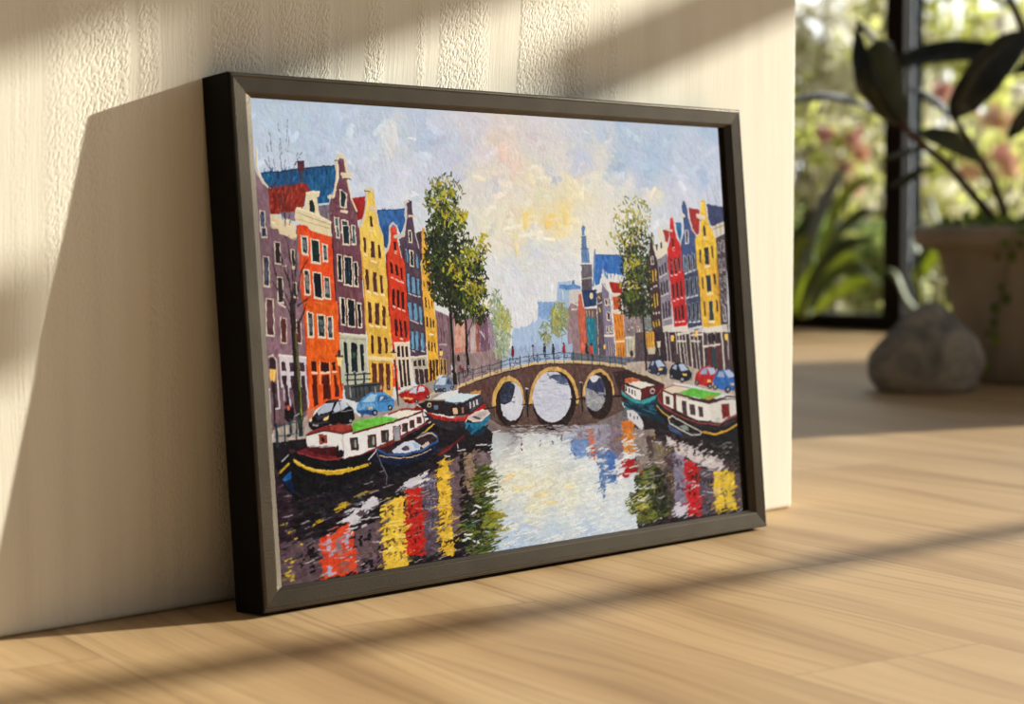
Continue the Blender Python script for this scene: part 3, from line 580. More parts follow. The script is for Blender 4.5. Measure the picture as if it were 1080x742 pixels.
for s in ("130 465 250 460", "280 655 300 660", "260 520 300 526", "140 540 200 548", "60 700 160 690"): L((214,220,214), 10, s, 1.1)

# ---- right terrace
Z(670, 200, 9)
P((66,42,48), "140 470 155 485 200 655 222 760 122 760")
Z(670, 275, 9); P((64,40,46), "100 -40 210 -40 228 150 268 760 175 760 120 300")
for (y0_, y1_) in ((88, 212), (318, 452), (568, 640)):
    for k in range(3):
        x = 132 + k * 26 + (y0_ - 88) * .07; wins((216,176,52), "%f %f %f %f" % (x, y0_ - k * 8, x + 18, y1_ - k * 10), fr=None, fw=0, sill=False)
for (x, y) in ((155, 258), (180, 245), (200, 238), (175, 500), (200, 495), (225, 490)): ell((216,206,200), x, y, 7, 10)
Z(670, 200, 9); win((36,26,34), "150 635 164 632 172 700 156 702", fr=(206,196,192), fw=6)
P((60,58,70), "175 510 212 518 210 590 192 605"); P((228,218,194), "218 362 245 368 268 470 300 500 312 590 208 668 180 560 165 480 182 500 205 590 225 480 225 470")
ell((228,218,194), 232, 362, 16, 16); win((44,40,46), "236 498 252 496 256 556 240 560", fr=None, fw=0)
P((140,130,146), "210 670 302 598 312 760 216 760"); Z(670, 275, 9); P((140,130,144), "210 -20 312 -20 352 600 262 622")
wins((50,42,50), "224 50 246 145;250 35 270 128;276 15 298 112;240 205 262 325;266 190 288 310;292 175 314 298;258 400 280 552;284 385 306 540;308 372 332 528", fr=(110,100,116), fw=3, sill=False)
for s in ("230 158 300 118", "245 335 315 308", "268 560 340 540"): L((222,212,214), 11, s, .8)
Z(670, 200, 9); P((168,42,34), "258 378 326 386 312 502 284 490")
P((202,22,26), "326 270 356 265 372 380 400 470 432 520 448 760 310 760 304 560 325 480")
Z(670, 275, 9); P((196,20,24), "308 -20 448 -20 496 612 370 628")
for i in range(70): dab(jit((200,22,26), 12), rng.uniform(330, 450), rng.uniform(0, 600), rng.uniform(20, 50), 10, 88, .6, .5)
wins((56,14,20), "330 -30 354 130;370 -40 394 120;405 -50 428 92;348 215 374 358;384 198 412 345;422 182 448 338;372 435 396 562;404 425 430 562;438 410 466 550", fr=(150,60,64), fw=3, sill=False)
for s in ("335 138 352 142", "372 128 396 130", "412 105 428 105", "360 378 378 380", "392 362 414 364", "434 350 450 350", "378 582 394 582", "410 580 430 580", "446 574 468 572"): L((232,222,222), 13, s, .85)
Z(670, 200, 9); L((210,200,196), 12, "330 262 350 245 368 290 380 400 430 505", .9); L((222,206,186), 30, "302 376 345 388", .9); win((40,22,28), "348 465 364 465 370 550 355 552", fr=None, fw=0); L((220,180,176), 9, "352 566 372 576")
wins((56,14,20), "330 680 350 760;363 655 388 760;402 640 424 760", fr=(170,90,90), fw=4, sill=False)
P((26,108,158), "378 308 442 314 440 425 425 492 396 405"); L((226,222,222), 9, "440 315 442 420")
P((62,82,132), "448 108 472 105 486 160 512 300 580 448 592 760 440 760 434 500 462 400 452 250 438 160")
Z(670, 275, 9); P((62,68,96), "448 -20 590 -20 636 612 500 642")
for i in range(50): dab(jit((64,72,104), 12), rng.uniform(460, 610), rng.uniform(-200, 600), rng.uniform(20, 50), 10, 88, .6, .5)
wins((34,32,44), "460 -60 480 98;496 -60 522 88;542 -70 562 78;478 170 508 338;520 160 548 325;560 148 588 312;498 402 526 565;540 396 568 560;578 386 606 565", fr=(150,160,180), fw=4, sill=False)
for s in ("470 118 492 114", "505 106 532 98", "550 92 574 84", "488 352 512 348", "525 345 550 340", "566 332 592 326", "512 582 530 580", "552 582 574 578", "590 578 614 572"): L((230,230,232), 15, s, .9)
Z(670, 200, 9)
P((168,36,30), "503 170 612 190 606 425 572 425 522 290"); 
for i in range(30): dab(jit((172,40,32), 12), rng.uniform(530, 600), rng.uniform(190, 400), 40, 10, 80, .6, .6)
L((216,210,214), 14, "440 140 455 88 490 112 502 250 540 380 585 440 605 420", .95); L((224,212,196), 40, "425 222 462 250", .95); L((40,44,60), 12, "462 265 466 330")
win((34,36,48), "478 388 494 386 500 500 482 505", fr=(222,220,226), fw=7); wins((36,38,50), "458 628 482 760;498 615 525 760;542 600 566 760", fr=(170,176,190), fw=5, sill=False)
P((238,192,46), "618 105 656 102 682 270 740 400 768 480 782 760 588 760 568 460 612 420 620 250")
Z(670, 275, 9); P((228,176,44), "588 -20 778 -20 826 616 640 636"); P((190,130,40), "760 -20 778 -20 826 616 812 616")
for i in range(60): dab(jit((234,184,48), 10), rng.uniform(600, 800), rng.uniform(0, 600), rng.uniform(20, 50), 12, 88, .6, .5)
Z(670, 200, 9); P((52,58,98), "676 134 834 166 840 295 730 348 700 330")
for i in range(40): dab(jit((54,60,102), 12), rng.uniform(700, 830), rng.uniform(170, 320), 50, 10, 95, .6, .6)
P((214,204,184), "718 352 836 298 852 400 772 442 745 402"); L((70,56,56), 6, "760 330 772 435"); L((70,56,56), 6, "800 315 812 420"); L((70,56,56), 7, "730 375 840 335")
P((76,62,68), "762 452 856 408 882 760 784 760"); Z(670, 275, 9); P((72,58,64), "782 -20 862 -20 890 760 826 760")
for (y) in (-60, 100, 250): wins((40,34,42), "%d %d %d %d;%d %d %d %d" % (800 + y * .06, y + 60, 822 + y * .06, y + 170, 836 + y * .06, y + 40, 856 + y * .06, y + 150), fr=(176,166,170), fw=4)
wins((40,34,42), "835 430 860 570", fr=(206,200,200), fw=5)
Z(670, 200, 9); wins((40,32,40), "782 500 806 600;820 480 842 580;795 660 815 760;830 650 850 760", fr=(176,166,170), fw=5)
L((216,208,196), 16, "604 112 630 78 664 110 680 250 708 340 745 402", .95); L((226,212,190), 46, "588 245 648 268", .95); L((50,40,40), 9, "585 282 620 292"); L((226,214,200), 14, "575 440 602 430")
Dk = (34,42,48)
win(Dk, "642 340 662 338 674 445 650 450", fr=None, fw=0); L((240,222,180), 14, "645 465 680 470", .9)
wins(Dk, "605 565 626 692;722 528 742 652", fr=(120,90,40), fw=3, sill=False); win(Dk, "650 552 692 540 706 700 664 710", fr=(226,190,90), fw=5)
Z(670, 275, 9); wins(Dk, "655 -60 702 36;628 148 650 268;742 118 766 232;648 390 670 525;764 368 788 486", fr=(180,130,50), fw=3, sill=False); win(Dk, "668 136 714 128 724 290 682 300", fr=(236,206,120), fw=6); win((46,56,62), "695 382 734 376 748 562 706 566", fr=(236,206,120), fw=6)
for s in ("660 60 705 50", "680 320 736 310", "700 582 748 580"): L((240,230,206), 18, s, .95)
# ground floors, right
P((214,206,192), "262 620 352 600 362 760 270 760"); P((224,214,200), "368 630 500 612 515 760 380 760"); P((196,192,192), "498 640 640 628 650 760 515 760"); P((226,218,202), "636 640 830 608 850 760 650 760"); P((206,194,184), "820 608 870 600 890 760 840 760")
Z(670, 350, 6.183)
P((66,48,54), "70 0 680 0 680 330 620 300 430 255 330 225 210 200 60 200")
for (x0_, x1_, y1_, c, w) in ((70, 90, 0, 0, 0),):
    pass
for (xa, xb, ye, w, c) in ((192, 215, 205, 9, (206,196,196)), (215, 236, 210, 7, (206,196,196)), (262, 275, 140, 9, (214,206,196)), (278, 302, 205, 11, (222,212,198)), (300, 330, 215, 9, (222,212,198)), (322, 345, 220, 8, (222,212,198)), (352, 375, 235, 12, (224,214,200)), (378, 404, 240, 8, (214,206,198)), (402, 425, 245, 9, (214,206,198)), (438, 452, 240, 14, (228,218,204)), (470, 485, 245, 8, (228,218,204)), (512, 530, 255, 8, (228,218,204)), (560, 585, 285, 18, (214,202,190)), (600, 610, 180, 10, (190,176,170))):
    L(c, w, [(xa, -5), (xb, ye)], .7)
for s in ("272 15 350 5", "365 20 440 15", "455 0 560 -8", "272 60 330 58", "368 58 420 60", "450 92 550 80"): L((228,218,204), 13, s, .85)
P((36,30,36), "470 20 490 18 494 62 474 64"); P((36,30,36), "498 16 518 14 522 60 502 62"); P((36,30,36), "528 12 546 10 550 56 532 58"); P((104,34,34), "470 95 488 95 498 220 480 220"); P((44,62,72), "500 100 522 98 532 240 510 240"); P((96,36,34), "534 90 552 88 560 240 545 240")
P((224,164,52), "62 0 122 0 128 100 75 105"); 
for x in (75, 90, 105): L((120,80,40), 7, [(x, 5), (x + 5, 95)])
P((196,186,160), "78 105 130 98 132 140 85 145"); P((50,36,44), "128 0 190 0 212 190 140 190"); P((86,70,76), "0 0 62 0 70 190 0 190")
for s in ("152 70 160 150", "200 30 212 180"): L((200,190,186), 6, s)
for (x, y) in ((240, 38), (398, 8), (592, 30), (152, 78)):
    L((40,34,36), 5, [(x, y), (x + 6, y + 180)]); P((246,196,90) if x > 200 else (220,206,180), [(x - 11, y - 16), (x + 11, y - 18), (x + 9, y + 22), (x - 7, y + 24)], .9); L((44,36,34), 8, [(x - 12, y - 22), (x + 12, y - 24)])
L((26,22,24), 26, "620 -40 645 240"); L((200,180,170), 6, "640 60 648 200"); L((24,22,24), 20, "55 -40 70 230")
# street, right
P((182,166,152), "-60 200 60 190 140 195 210 190 330 215 430 250 560 300 680 330 680 430 600 400 480 380 380 350 260 330 200 330 110 290 0 250 -60 240")
for i in range(80):
    t = rng.random(); dab(jit((184,168,156), 13), 40 + 600 * t, 250 + 130 * t + rng.normal(0, 18), rng.uniform(14, 40), 6, 14, .5, .6)
P((52,34,32), "-20 255 100 300 190 340 180 352 100 345 0 290"); L((214,190,150), 7, "-20 252 100 296 200 335", .8)

# ripples pull the mirrored shapes sideways
yr = to_canvas([(560, 458)])[0][1]
rows = np.arange(int(yr)); sh = np.convolve(rng.normal(0, 1, len(rows) + 8), np.ones(3) / 3, 'valid')[:len(rows)] * 3.0 + 1.3 * np.sin(rows / 5.1)
sh = (sh * np.clip((yr - rows) / 30., 0, 1)).astype(int)
for r0 in rows: CAN[r0] = np.roll(CAN[r0], sh[r0], 0); HGT[r0] = np.roll(HGT[r0], sh[r0], 0)
# broken water: short level strokes dragging each mirrored colour into its neighbours
def wdab(x, y, c, ln, w, h):
    x0, x1 = int(max(x - ln / 2 - 1, 0)), int(min(x + ln / 2 + 2, NX)); y0, y1 = int(max(y - w - 1, 0)), int(min(y + w + 2, NY))
    if x1 <= x0 or y1 <= y0: return
    X, Y = np.meshgrid(np.arange(x0, x1) + .5, np.arange(y0, y1) + .5)
    U = (X - x) / (ln / 2); V = (Y - y - 1.2 * np.sin((X - x) / (ln / 5.))) / (w / 2)
    m = (np.clip(1.6 * (1 - U ** 2), 0, 1) * np.clip(1.6 * (1 - V ** 2), 0, 1)).astype(np.float32)
    put(x0, x1, y0, y1, m * .85, np.clip(c, 0, 1), h * (.5 + .5 * np.clip(1 - V ** 2, 0, 1)))
src = CAN.copy()
for i in range(4300):
    y = rng.uniform(0, yr - 6); x = rng.uniform(0, NX - 1)
    sx = int(min(max(x + rng.normal(0, 6), 0), NX - 1)); sy = int(min(max(y + rng.normal(0, 4), 0), NY - 1))
    c = src[sy, sx] + rng.normal(0, .03) + rng.normal(0, .012, 3); lum = src[sy, sx].mean()
    if lum < .25 and rng.random() < .22: c = c + rng.uniform(.04, .16) * np.array([1, .9, .85])
    if lum > .7: c = c + rng.choice([.03, -.02, .05])
    wdab(x, y, c, rng.uniform(7, 24), rng.uniform(2, 4.5), rng.uniform(.5, 1.3))
for i in range(420):
    y = rng.uniform(0, yr - 14); x = rng.uniform(420, 820)
    if src[int(y), int(x)].mean() < .7: continue
    wdab(x, y, np.array([.93, .92, .87]) + rng.normal(0, .015), rng.uniform(10, 34), rng.uniform(1.6, 3.2), 1.5)
for i in range(150):
    y = rng.uniform(0, yr - 20); x = rng.uniform(0, NX)
    if src[int(y), int(x) % NX].mean() > .6: continue
    wdab(x, y, np.array([.62, .58, .58]) + rng.normal(0, .08), rng.uniform(10, 30), rng.uniform(1.5, 2.6), 1.3)
# ---- cars
def wheel(x, y, r_): ell((18,16,20), x, y, r_, r_ * 1.15, .3); ell((150,150,158), x, y, r_ * .5, r_ * .6, .5)
Z(280, 406, 9)
P((20,18,22), "405 352 480 262 585 145 690 130 772 170 842 232 846 322 800 372 640 392 600 404 440 428 412 395"); P((60,58,66), "590 150 690 136 730 150 640 165")
P((176,186,200), "492 258 560 172 648 170 622 252 505 276"); P((190,198,210), "644 232 682 158 740 146 790 200 655 262"); L((24,22,26), 9, "700 160 712 225"); L((150,150,160), 7, "640 262 700 245 830 235"); P((54,52,58), "470 290 560 275 610 262 600 290 500 330")
P((236,202,130), "548 318 602 288 592 332 556 338", .8); P((236,214,180), "412 330 440 306 438 342 415 350", .8); P((150,146,156), "446 368 505 376 500 392 450 385"); wheel(618, 385, 24); wheel(806, 340, 24); L((90,88,96), 6, "420 360 600 352")
Z(380, 405, 7.2)
P((72,138,194), "-28 150 10 110 45 85 80 62 180 60 225 92 258 118 256 178 212 205 130 212 100 238 20 232 -28 200"); P((160,196,220), "12 135 78 76 128 70 104 134"); P((110,160,206), "-20 150 100 140 120 170 60 180 -20 190"); P((60,96,140), "122 132 140 86 196 84 224 110 150 130"); P((170,200,220), "146 122 154 92 176 90 176 112"); L((40,86,140), 6, "130 140 255 122"); P((40,80,130), "-25 192 60 200 100 205 100 236 20 230 -28 208")
P((206,190,130), "58 178 92 170 92 188 62 194", .8); wheel(110, 215, 21); wheel(226, 178, 19); wheel(14, 240, 9)
P((168,30,30), "285 75 385 42 380 72 310 108"); P((178,30,32), "320 112 368 62 400 20 470 4 512 28 528 68 516 108 440 134 390 148 335 146"); P((196,200,214), "366 64 402 24 436 18 424 66"); P((206,200,208), "438 56 452 14 482 20 492 46"); L((110,16,22), 6, "420 80 520 60"); P((240,190,90), "326 104 398 106 392 118 330 118", .8); P((120,20,24), "330 125 392 128 388 146 338 144"); wheel(428, 128, 15); wheel(512, 92, 14)
P((44,42,50), "555 20 570 -10 620 -40 690 -50 715 -20 712 30 650 60 570 58")
Z(370, 340, 9); P((112,128,150), "778 622 830 545 872 504 940 510 978 562 972 630 890 662 800 668"); P((186,202,220), "800 592 850 520 908 520 896 590"); P((70,80,100), "905 580 925 530 960 560 960 590"); P((56,64,84), "785 628 880 620 890 655 800 664"); wheel(888, 640, 17); wheel(958, 618, 14); ell((230,230,232), 812, 632, 8, 8)
Z(670, 350, 6.183)
def car_r(c, s, ws, sw, wh, hl):
    P(c, s); P((176,190,214), ws, .5); P((150,166,196), sw, .5)
    for (x, y, r_) in wh: wheel(x, y, r_)
    P((236,196,100), [(hl[0] - 12, hl[1] - 7), (hl[0] + 12, hl[1] - 4), (hl[0] + 12, hl[1] + 7), (hl[0] - 10, hl[1] + 7)], .8)
car_r((40,50,74), "78 240 95 200 120 176 165 176 192 200 210 240 206 278 150 284 85 266", "128 188 162 182 192 222 150 232", "98 215 112 188 122 190 120 222", ((92, 250, 13), (150, 272, 14), (195, 278, 8)), (165, 243))
car_r((26,28,38), "218 262 235 220 262 200 310 200 342 228 372 272 368 312 305 322 225 300", "280 212 312 206 346 246 300 256", "240 238 256 212 270 214 266 246", ((236, 290, 15), (305, 308, 17), (362, 304, 9)), (322, 278))
car_r((178,28,34), "386 300 405 262 432 232 470 222 512 228 528 262 512 300 500 345 470 355 395 338", "468 232 508 232 526 262 490 280", "420 272 440 240 462 238 470 278", ((402, 330, 15), (485, 352, 16)), (480, 320))
car_r((44,100,172), "505 318 525 268 560 242 612 242 640 268 660 312 658 372 600 388 515 362", "578 250 614 248 650 288 606 298", "532 290 548 256 572 254 582 296", ((520, 358, 16), (602, 374, 18), (650, 370, 9)), (632, 340))

# ---- boats, left bank
Z(0, 0, 1)
P((20,18,22), "291 492 305 474 313 477 347 486 388 478 420 466 455 447 460 438 461 452 440 472 400 497 350 517 312 528 300 515 295 503")
Z(285, 460, 7.2)
for i in range(60): dab(jit((24,22,28), 8), rng.uniform(220, 720), rng.uniform(300, 460), rng.uniform(30, 90), 8, -12 + rng.normal(0, 8), .6, .6)
P((30,86,150), "92 325 130 285 152 262 160 300 148 335 108 348"); P((16,30,60), "105 345 160 320 190 420 160 430")
P((208,166,40), "172 168 200 185 240 212 340 248 480 258 600 238 742 203 746 224 620 262 540 290 440 290 320 268 220 228 180 198", .9); L((236,200,80), 7, "190 180 250 222 350 256 480 264 600 246", 1.0)
L((196,156,44), 17, "72 275 140 208", .9); L((210,200,206), 8, "88 190 140 140", .8)
P((104,30,36), "196 115 265 92 282 70 500 62 512 108 560 140 700 122 820 88 950 40 945 62 820 108 700 142 560 168 430 188 300 152"); P((70,20,24), "285 80 500 70 508 120 540 150 430 150 290 110"); L((176,160,166), 11, "300 74 440 76 490 68", .8); L((156,60,66), 7, "205 122 320 158 440 180 560 160", .8)
ell((70,40,40), 165, 112, 26, 14)
Z(380, 405, 7.2)
P((18,16,20), "-60 560 120 500 300 440 480 330 560 270 572 300 400 430 250 520 -60 640"); L((120,46,50), 20, "-60 545 120 482 250 430 400 350 490 300 548 262 548 236 505 224", .9); L((24,18,22), 14, "480 250 520 246 540 262 490 290"); L((206,164,50), 14, "415 412 500 352 572 292", .9)
Z(0, 0, 1)
P((226,222,216), "322.5 459 336 455 360 456 362 458 362 482 356 471 345 469.5 324 469.5"); P((230,226,222), "361 458 380 453 446 433 449 445 415 463 380 479 361 483")
P((200,196,194), "360.5 457 362.5 457 363 483 361 482")
Z(280, 406, 9)
P((132,44,40), "378 475 400 448 570 386 700 368 880 384 908 412 730 458 560 430 400 482"); P((156,62,52), "600 395 700 376 860 390 730 440 620 420"); L((72,22,24), 13, "380 478 560 430 730 460 905 415", .7)
P((104,188,62), "830 362 1085 300 1090 385 980 410 905 420 880 385"); 
Z(380, 405, 7.2); P((104,188,62), "-60 300 120 250 180 242 300 262 140 305 0 348 -60 360")
for i in range(40): dab(jit((112,196,70), 12), rng.uniform(-40, 220), rng.uniform(270, 310), 50, 10, -14, .8, .6)
L((92,30,28), 15, "-60 372 10 352 150 315 300 268 475 205", .8); P((238,228,206), "218 232 330 200 465 196 300 258"); L((150,50,50), 13, "215 228 300 195 345 186 470 192", .9); L((110,40,40), 10, "470 195 490 290", .7)
def bw(s, inn=(56,54,52)): win(inn, s, fr=(112,42,38), fw=7, sill=False)
for s in ("56 392 114 382 120 470 64 480", "162 356 208 350 214 434 170 440", "320 306 354 300 356 354 324 358", "378 282 404 276 408 324 382 328", "434 256 456 250 460 288 438 292"): bw(s); 
for s in ("90 400 106 398 110 462 94 464", "190 368 202 366 206 422 194 424"): P((130,126,120), s)
bw("252 325 298 315 304 422 262 432", (150,148,154)); 
Z(280, 406, 9); P((142,62,44), "505 465 582 463 586 552 512 556", .6); ell((28,18,20), 545, 512, 17, 22); bw("806 505 870 495 878 605 816 615"); bw("970 480 1040 468 1050 580 984 592"); P((150,146,140), "840 520 858 517 864 590 846 594"); P((150,146,140), "1010 490 1030 487 1038 562 1018 568")
P((28,18,22), "660 600 690 560 700 640 740 610 742 680 670 680"); ell((28,18,22), 712, 622, 14, 16)
# rowing boat with dark blue hull
Z(380, 405, 7.2)
P((22,28,54), "120 500 200 545 300 562 480 522 592 432 586 500 480 592 350 652 210 696 190 672 150 602"); P((16,16,26), "150 602 300 620 480 560 586 480 480 592 350 652 210 696")
P((52,34,36), "150 500 300 440 430 400 520 380 575 405 560 445 480 500 330 530 200 530"); P((206,210,222), "240 505 330 440 398 426 455 462 452 492 350 522 252 522", .7); P((70,60,70), "308 492 348 462 382 496 334 506"); P((160,190,215), "390 440 440 450 450 480 410 490"); P((206,190,184), "455 470 520 432 530 455 480 490")
L((54,86,140), 18, "130 496 200 532 330 536 480 496 585 430 578 392 540 372 490 372 430 400", .9); L((216,188,150), 7, "150 542 300 562 400 552 540 498", .9); L((216,190,154), 9, "430 410 500 372 545 372 575 398", 1.0)
L((220,216,214), 8, "62 572 125 500", .8); L((206,160,90), 10, "72 602 130 540", .8); P((24,24,36), "62 585 125 505 150 560 110 620"); L((220,214,214), 7, "62 572 125 500", .8); L((96,92,104), 9, "128 520 160 610 205 692", .7); L((120,120,130), 5, "205 700 200 760")
# black and red houseboat
P((46,40,46), "480 200 560 255 700 290 815 272 795 322 690 352 600 325 540 290")
P((172,30,32), "488 190 560 232 680 258 800 240 852 205 942 148 952 176 900 202 800 276 680 282 560 262"); L((220,90,80), 5, "520 215 600 245 700 262 800 250", .8)
P((38,28,30), "430 150 490 118 640 124 730 150 912 72 938 142 830 232 680 246 510 212 482 190"); P((206,222,228), "628 112 740 70 912 74 780 132 682 142 642 130", .7); L((152,130,104), 11, "420 150 520 120 640 120", .8); L((60,74,96), 8, "640 140 690 146 790 134 915 84"); P((66,62,76), "800 150 915 90 930 140 840 210")
ell((196,180,156), 526, 158, 15, 18); ell((60,44,40), 526, 160, 8, 10); P((92,104,128), "556 160 592 156 590 190 560 192"); P((222,182,144), "700 184 732 178 736 226 706 230", .6); P((150,100,84), "766 176 782 172 788 218 772 222")
for (x, y) in ((834, 160), (860, 152), (884, 140)): P((206,196,196), [(x - 6, y - 22), (x + 5, y - 25), (x + 8, y + 16), (x - 4, y + 20)], .6)
P((200,148,78), "830 62 870 48 915 54 912 72 840 76", .8); P((130,22,26), "400 190 430 160 480 185 480 200 420 200")
# teal dinghy
P((30,112,146), "795 288 860 296 920 282 986 225 988 262 940 312 842 384 802 335"); P((20,60,84), "802 335 842 384 850 345 826 300"); P((200,186,182), "815 262 880 212 960 196 984 222 920 274 860 282"); P((84,74,80), "850 250 880 235 920 262 900 270"); P((180,160,156), "870 240 940 205 960 215 915 255"); L((228,214,204), 9, "798 285 820 252 880 210 960 194 984 224 920 276 855 284 815 258", .95)
P((16,44,58), "850 380 960 310 980 300 940 370 870 395"); P((90,26,28), "580 530 700 450 790 380 800 390 700 470 600 545"); P((120,34,34), "600 530 690 470 700 478 620 536")
for s in ("640 545 680 548", "880 462 960 458", "1000 365 1060 350", "740 500 800 496", "740 450 745 480"): L((216,206,204), 9, s, 1.0)

# ---- boats, right bank
Z(580, 370, 9)
P((14,40,56), "690 470 800 500 1000 460 1080 520 1085 690 930 620 800 560 700 520"); 
for i in range(40): dab(jit(((20,90,110),(16,60,80),(40,120,140))[rng.integers(3)], 9), rng.uniform(690, 1000), rng.uniform(490, 610), rng.uniform(40, 90), 9, 20 + rng.normal(0, 8), .9, .8)
P((210,206,208), "728 560 780 560 830 592 900 700 870 745 800 690 740 640", .7)
for (x, y) in ((762, 610), (798, 635), (825, 640)): P((50,50,60), [(x - 5, y - 20), (x + 5, y - 18), (x + 8, y + 14), (x - 4, y + 14)])
P((200,110,40), "682 690 740 655 800 690 800 745 690 745"); P((30,22,24), "880 680 960 660 1085 700 1085 745 900 745")
P((52,152,158), "674 368 700 400 760 442 860 472 1012 418 1004 452 890 504 800 492 705 432 680 400", .7); P((24,70,84), "700 432 800 494 890 506 1000 455 1000 475 880 520 780 505"); L((150,60,56), 9, "690 322 678 350 700 395 760 432 860 462", .9)
P((232,226,218), "708 322 862 372 862 462 800 452 718 392"); P((92,24,30), "860 366 990 330 1062 322 1010 402 868 462"); L((60,18,22), 10, "700 312 860 362 1000 322 1085 320", .8); P((230,222,208), "740 306 830 280 992 322 862 356", .7)
P((204,108,60), "712 265 790 250 852 270 842 286 748 302 708 302", .7); L((160,70,40), 6, "712 285 790 270 850 280")
for (x, y) in ((722, 355), (752, 372), (780, 388), (808, 402)): P((44,36,40), [(x - 7, y - 24), (x + 5, y - 20), (x + 8, y + 28), (x - 4, y + 24)])
ring(970, 376, 20, 8, (222,220,226)); L((222,220,226), 7, "1015 360 1020 390")
P((86,26,30), "1000 330 1085 315 1085 420 1040 400 1010 380")
Z(670, 350, 6.183)
P((20,18,20), "130 470 180 520 260 560 400 640 560 640 690 560 690 720 450 712 300 650 200 590 140 520")
P((104,34,36), "180 372 148 410 150 450 200 500 260 535 200 470 180 430"); L((140,56,56), 12, "185 362 148 408 150 450 190 492 260 534 400 592 540 604 600 570 690 530", .9)
P((228,222,208), "180 385 246 402 252 502 186 470"); P((228,222,212), "262 418 484 470 502 582 400 572 268 508"); P((216,210,200), "484 470 580 440 690 438 690 520 600 560 560 590 502 584"); P((92,30,30), "246 400 266 408 270 512 250 505")
P((222,208,182), "178 372 250 350 352 364 284 392 242 402", .7); P((92,176,62), "284 396 370 362 572 402 482 444", .8); P((170,140,50), "430 420 500 412 540 408 482 444")
for i in range(30): dab(jit((98,184,66), 10), rng.uniform(330, 520), rng.uniform(380, 425), 40, 7, 12, .8, .6)
L((84,34,30), 13, "176 378 244 408 268 402 482 458 600 418 690 426", .85); L((150,60,50), 6, "180 370 250 348 352 362"); L((206,200,192), 4, "484 470 502 582")
for s in ("200 420 220 424 224 472 204 466", "304 448 328 454 334 536 310 528", "356 472 384 478 388 540 362 534", "412 486 436 492 440 552 416 548"): win((60,58,62), s, fr=(120,44,40), fw=4, sill=False)
win((122,30,30), "562 474 608 468 616 548 572 564", fr=(150,110,90), fw=4, sill=False); L((60,20,22), 4, "585 472 592 555"); 
for x in (525, 535, 545): L((60,90,50), 4, [(x, 585), (x + 3, 560)])
L((204,156,46), 15, "440 652 520 668 600 642 690 585", .95); L((204,156,46), 11, "140 480 180 525 230 560", .95)
P((40,40,50), "212 560 300 610 420 660 390 690 300 680 220 625"); P((60,84,120), "212 600 300 655 300 675 225 640"); P((24,20,22), "240 565 330 605 400 650 360 655 280 620"); P((120,140,130), "290 615 340 610 350 640 310 640"); L((226,214,200), 8, "214 560 240 546 335 600 432 652 420 668 368 672 285 630 226 596 214 560", 1.0); L((200,190,180), 5, "280 620 330 605"); L((24,20,24), 9, "370 675 372 720 430 700")

# ---- trees
def crown(Zc, blobs, cols, dens=1.0, ln=22, w=13):
    Z(*Zc)
    for (cx, cy, rx, ry, n, cset, edge) in blobs:
        leaves(cols[cset], int(n * dens), cx, cy, rx, ry, ln, w, (75, 40), edge, .9)
cs = [[(32,38,20),(22,26,18),(30,32,24),(46,56,26),(62,72,28)], [(92,108,32),(116,124,38),(78,92,34),(60,74,32)], [(176,170,46),(160,156,40),(196,178,50),(150,130,40)], [(120,124,70),(150,146,84),(96,104,60)]]
Zt = (425, 175, 4.784)
Z(*Zt)
L((52,44,34), 9, "235 742 225 560 210 400 200 250 190 130", .5, True); L((52,44,34), 6, "240 640 290 520 310 400", .5); L((52,44,34), 6, "230 600 180 520 160 420", .5)
crown(Zt, [(205,150,105,110,70,3,1.1), (195,190,80,100,60,0,1.0), (195,170,80,90,70,1,1.0), (220,330,110,120,210,0,1.0), (215,300,100,100,90,1,1.0), (170,440,60,120,200,0,1.0), (250,480,150,130,330,0,1.0), (215,600,85,110,300,0,1.0), (320,590,110,115,330,0,1.0), (270,480,110,90,90,1,1.0), (360,440,75,80,40,1,1.1), (330,650,100,70,40,1,1.0), (215,440,70,150,150,0,1.0), (240,600,80,90,120,0,1.0), (205,250,30,90,40,0,1.0)], cs, 1.35, 14, 9)
crown(Zt, [(200,140,60,70,34,2,1.1), (305,255,34,34,22,2,1.0), (235,250,50,50,20,2,1.0), (350,450,60,50,22,2,1.0), (265,520,70,50,30,2,1.0), (405,390,34,50,20,2,1.0), (340,600,80,50,20,2,1.0), (300,560,40,30,10,2,1.0)], cs, 1.0, 17, 10)
leaves([(200,205,200),(226,220,200)], 16, 290, 400, 60, 80, 10, 7, (60, 40)); 
Z(370, 340, 9); L((34,28,24), 34, "935 -260 950 -20 965 200 978 480 985 560", .6); L((60,50,36), 8, "925 -40 945 200 955 400", .7); L((34,28,24), 16, "1070 -80 1090 60 1100 330 1112 500"); L((34,28,24), 9, "950 -60 900 -200 850 -330"); L((34,28,24), 9, "955 -20 1050 -180"); 
P((34,28,24), "955 450 1000 470 1010 590 975 590")
Z(480, 300, 9); L((34,28,24), 19, "95 300 110 500 125 760"); L((34,28,24), 9, "120 480 160 360")
crown((480, 300, 9), [(80,180,130,150,240,0,1.0), (180,120,110,130,40,1,1.0), (150,60,110,80,20,2,1.0), (230,280,90,100,80,0,1.0), (250,200,90,90,14,2,1.0), (40,330,50,60,30,0,1.0), (170,260,90,90,14,1,1.0)], cs, 1.2, 26, 15)
fs = [[(150,166,130),(176,186,156),(130,152,124),(166,178,150)], [(196,190,90),(180,176,96),(160,164,80)], [(140,150,104),(156,164,110),(120,134,90),(160,150,84)]]
crown((480, 300, 9), [(390,230,60,180,90,0,1.0), (450,420,85,220,200,0,1.0), (440,600,80,120,80,0,1.0), (440,300,60,120,30,1,1.0), (500,380,40,80,14,1,1.0)], fs, 1.2, 46, 12)
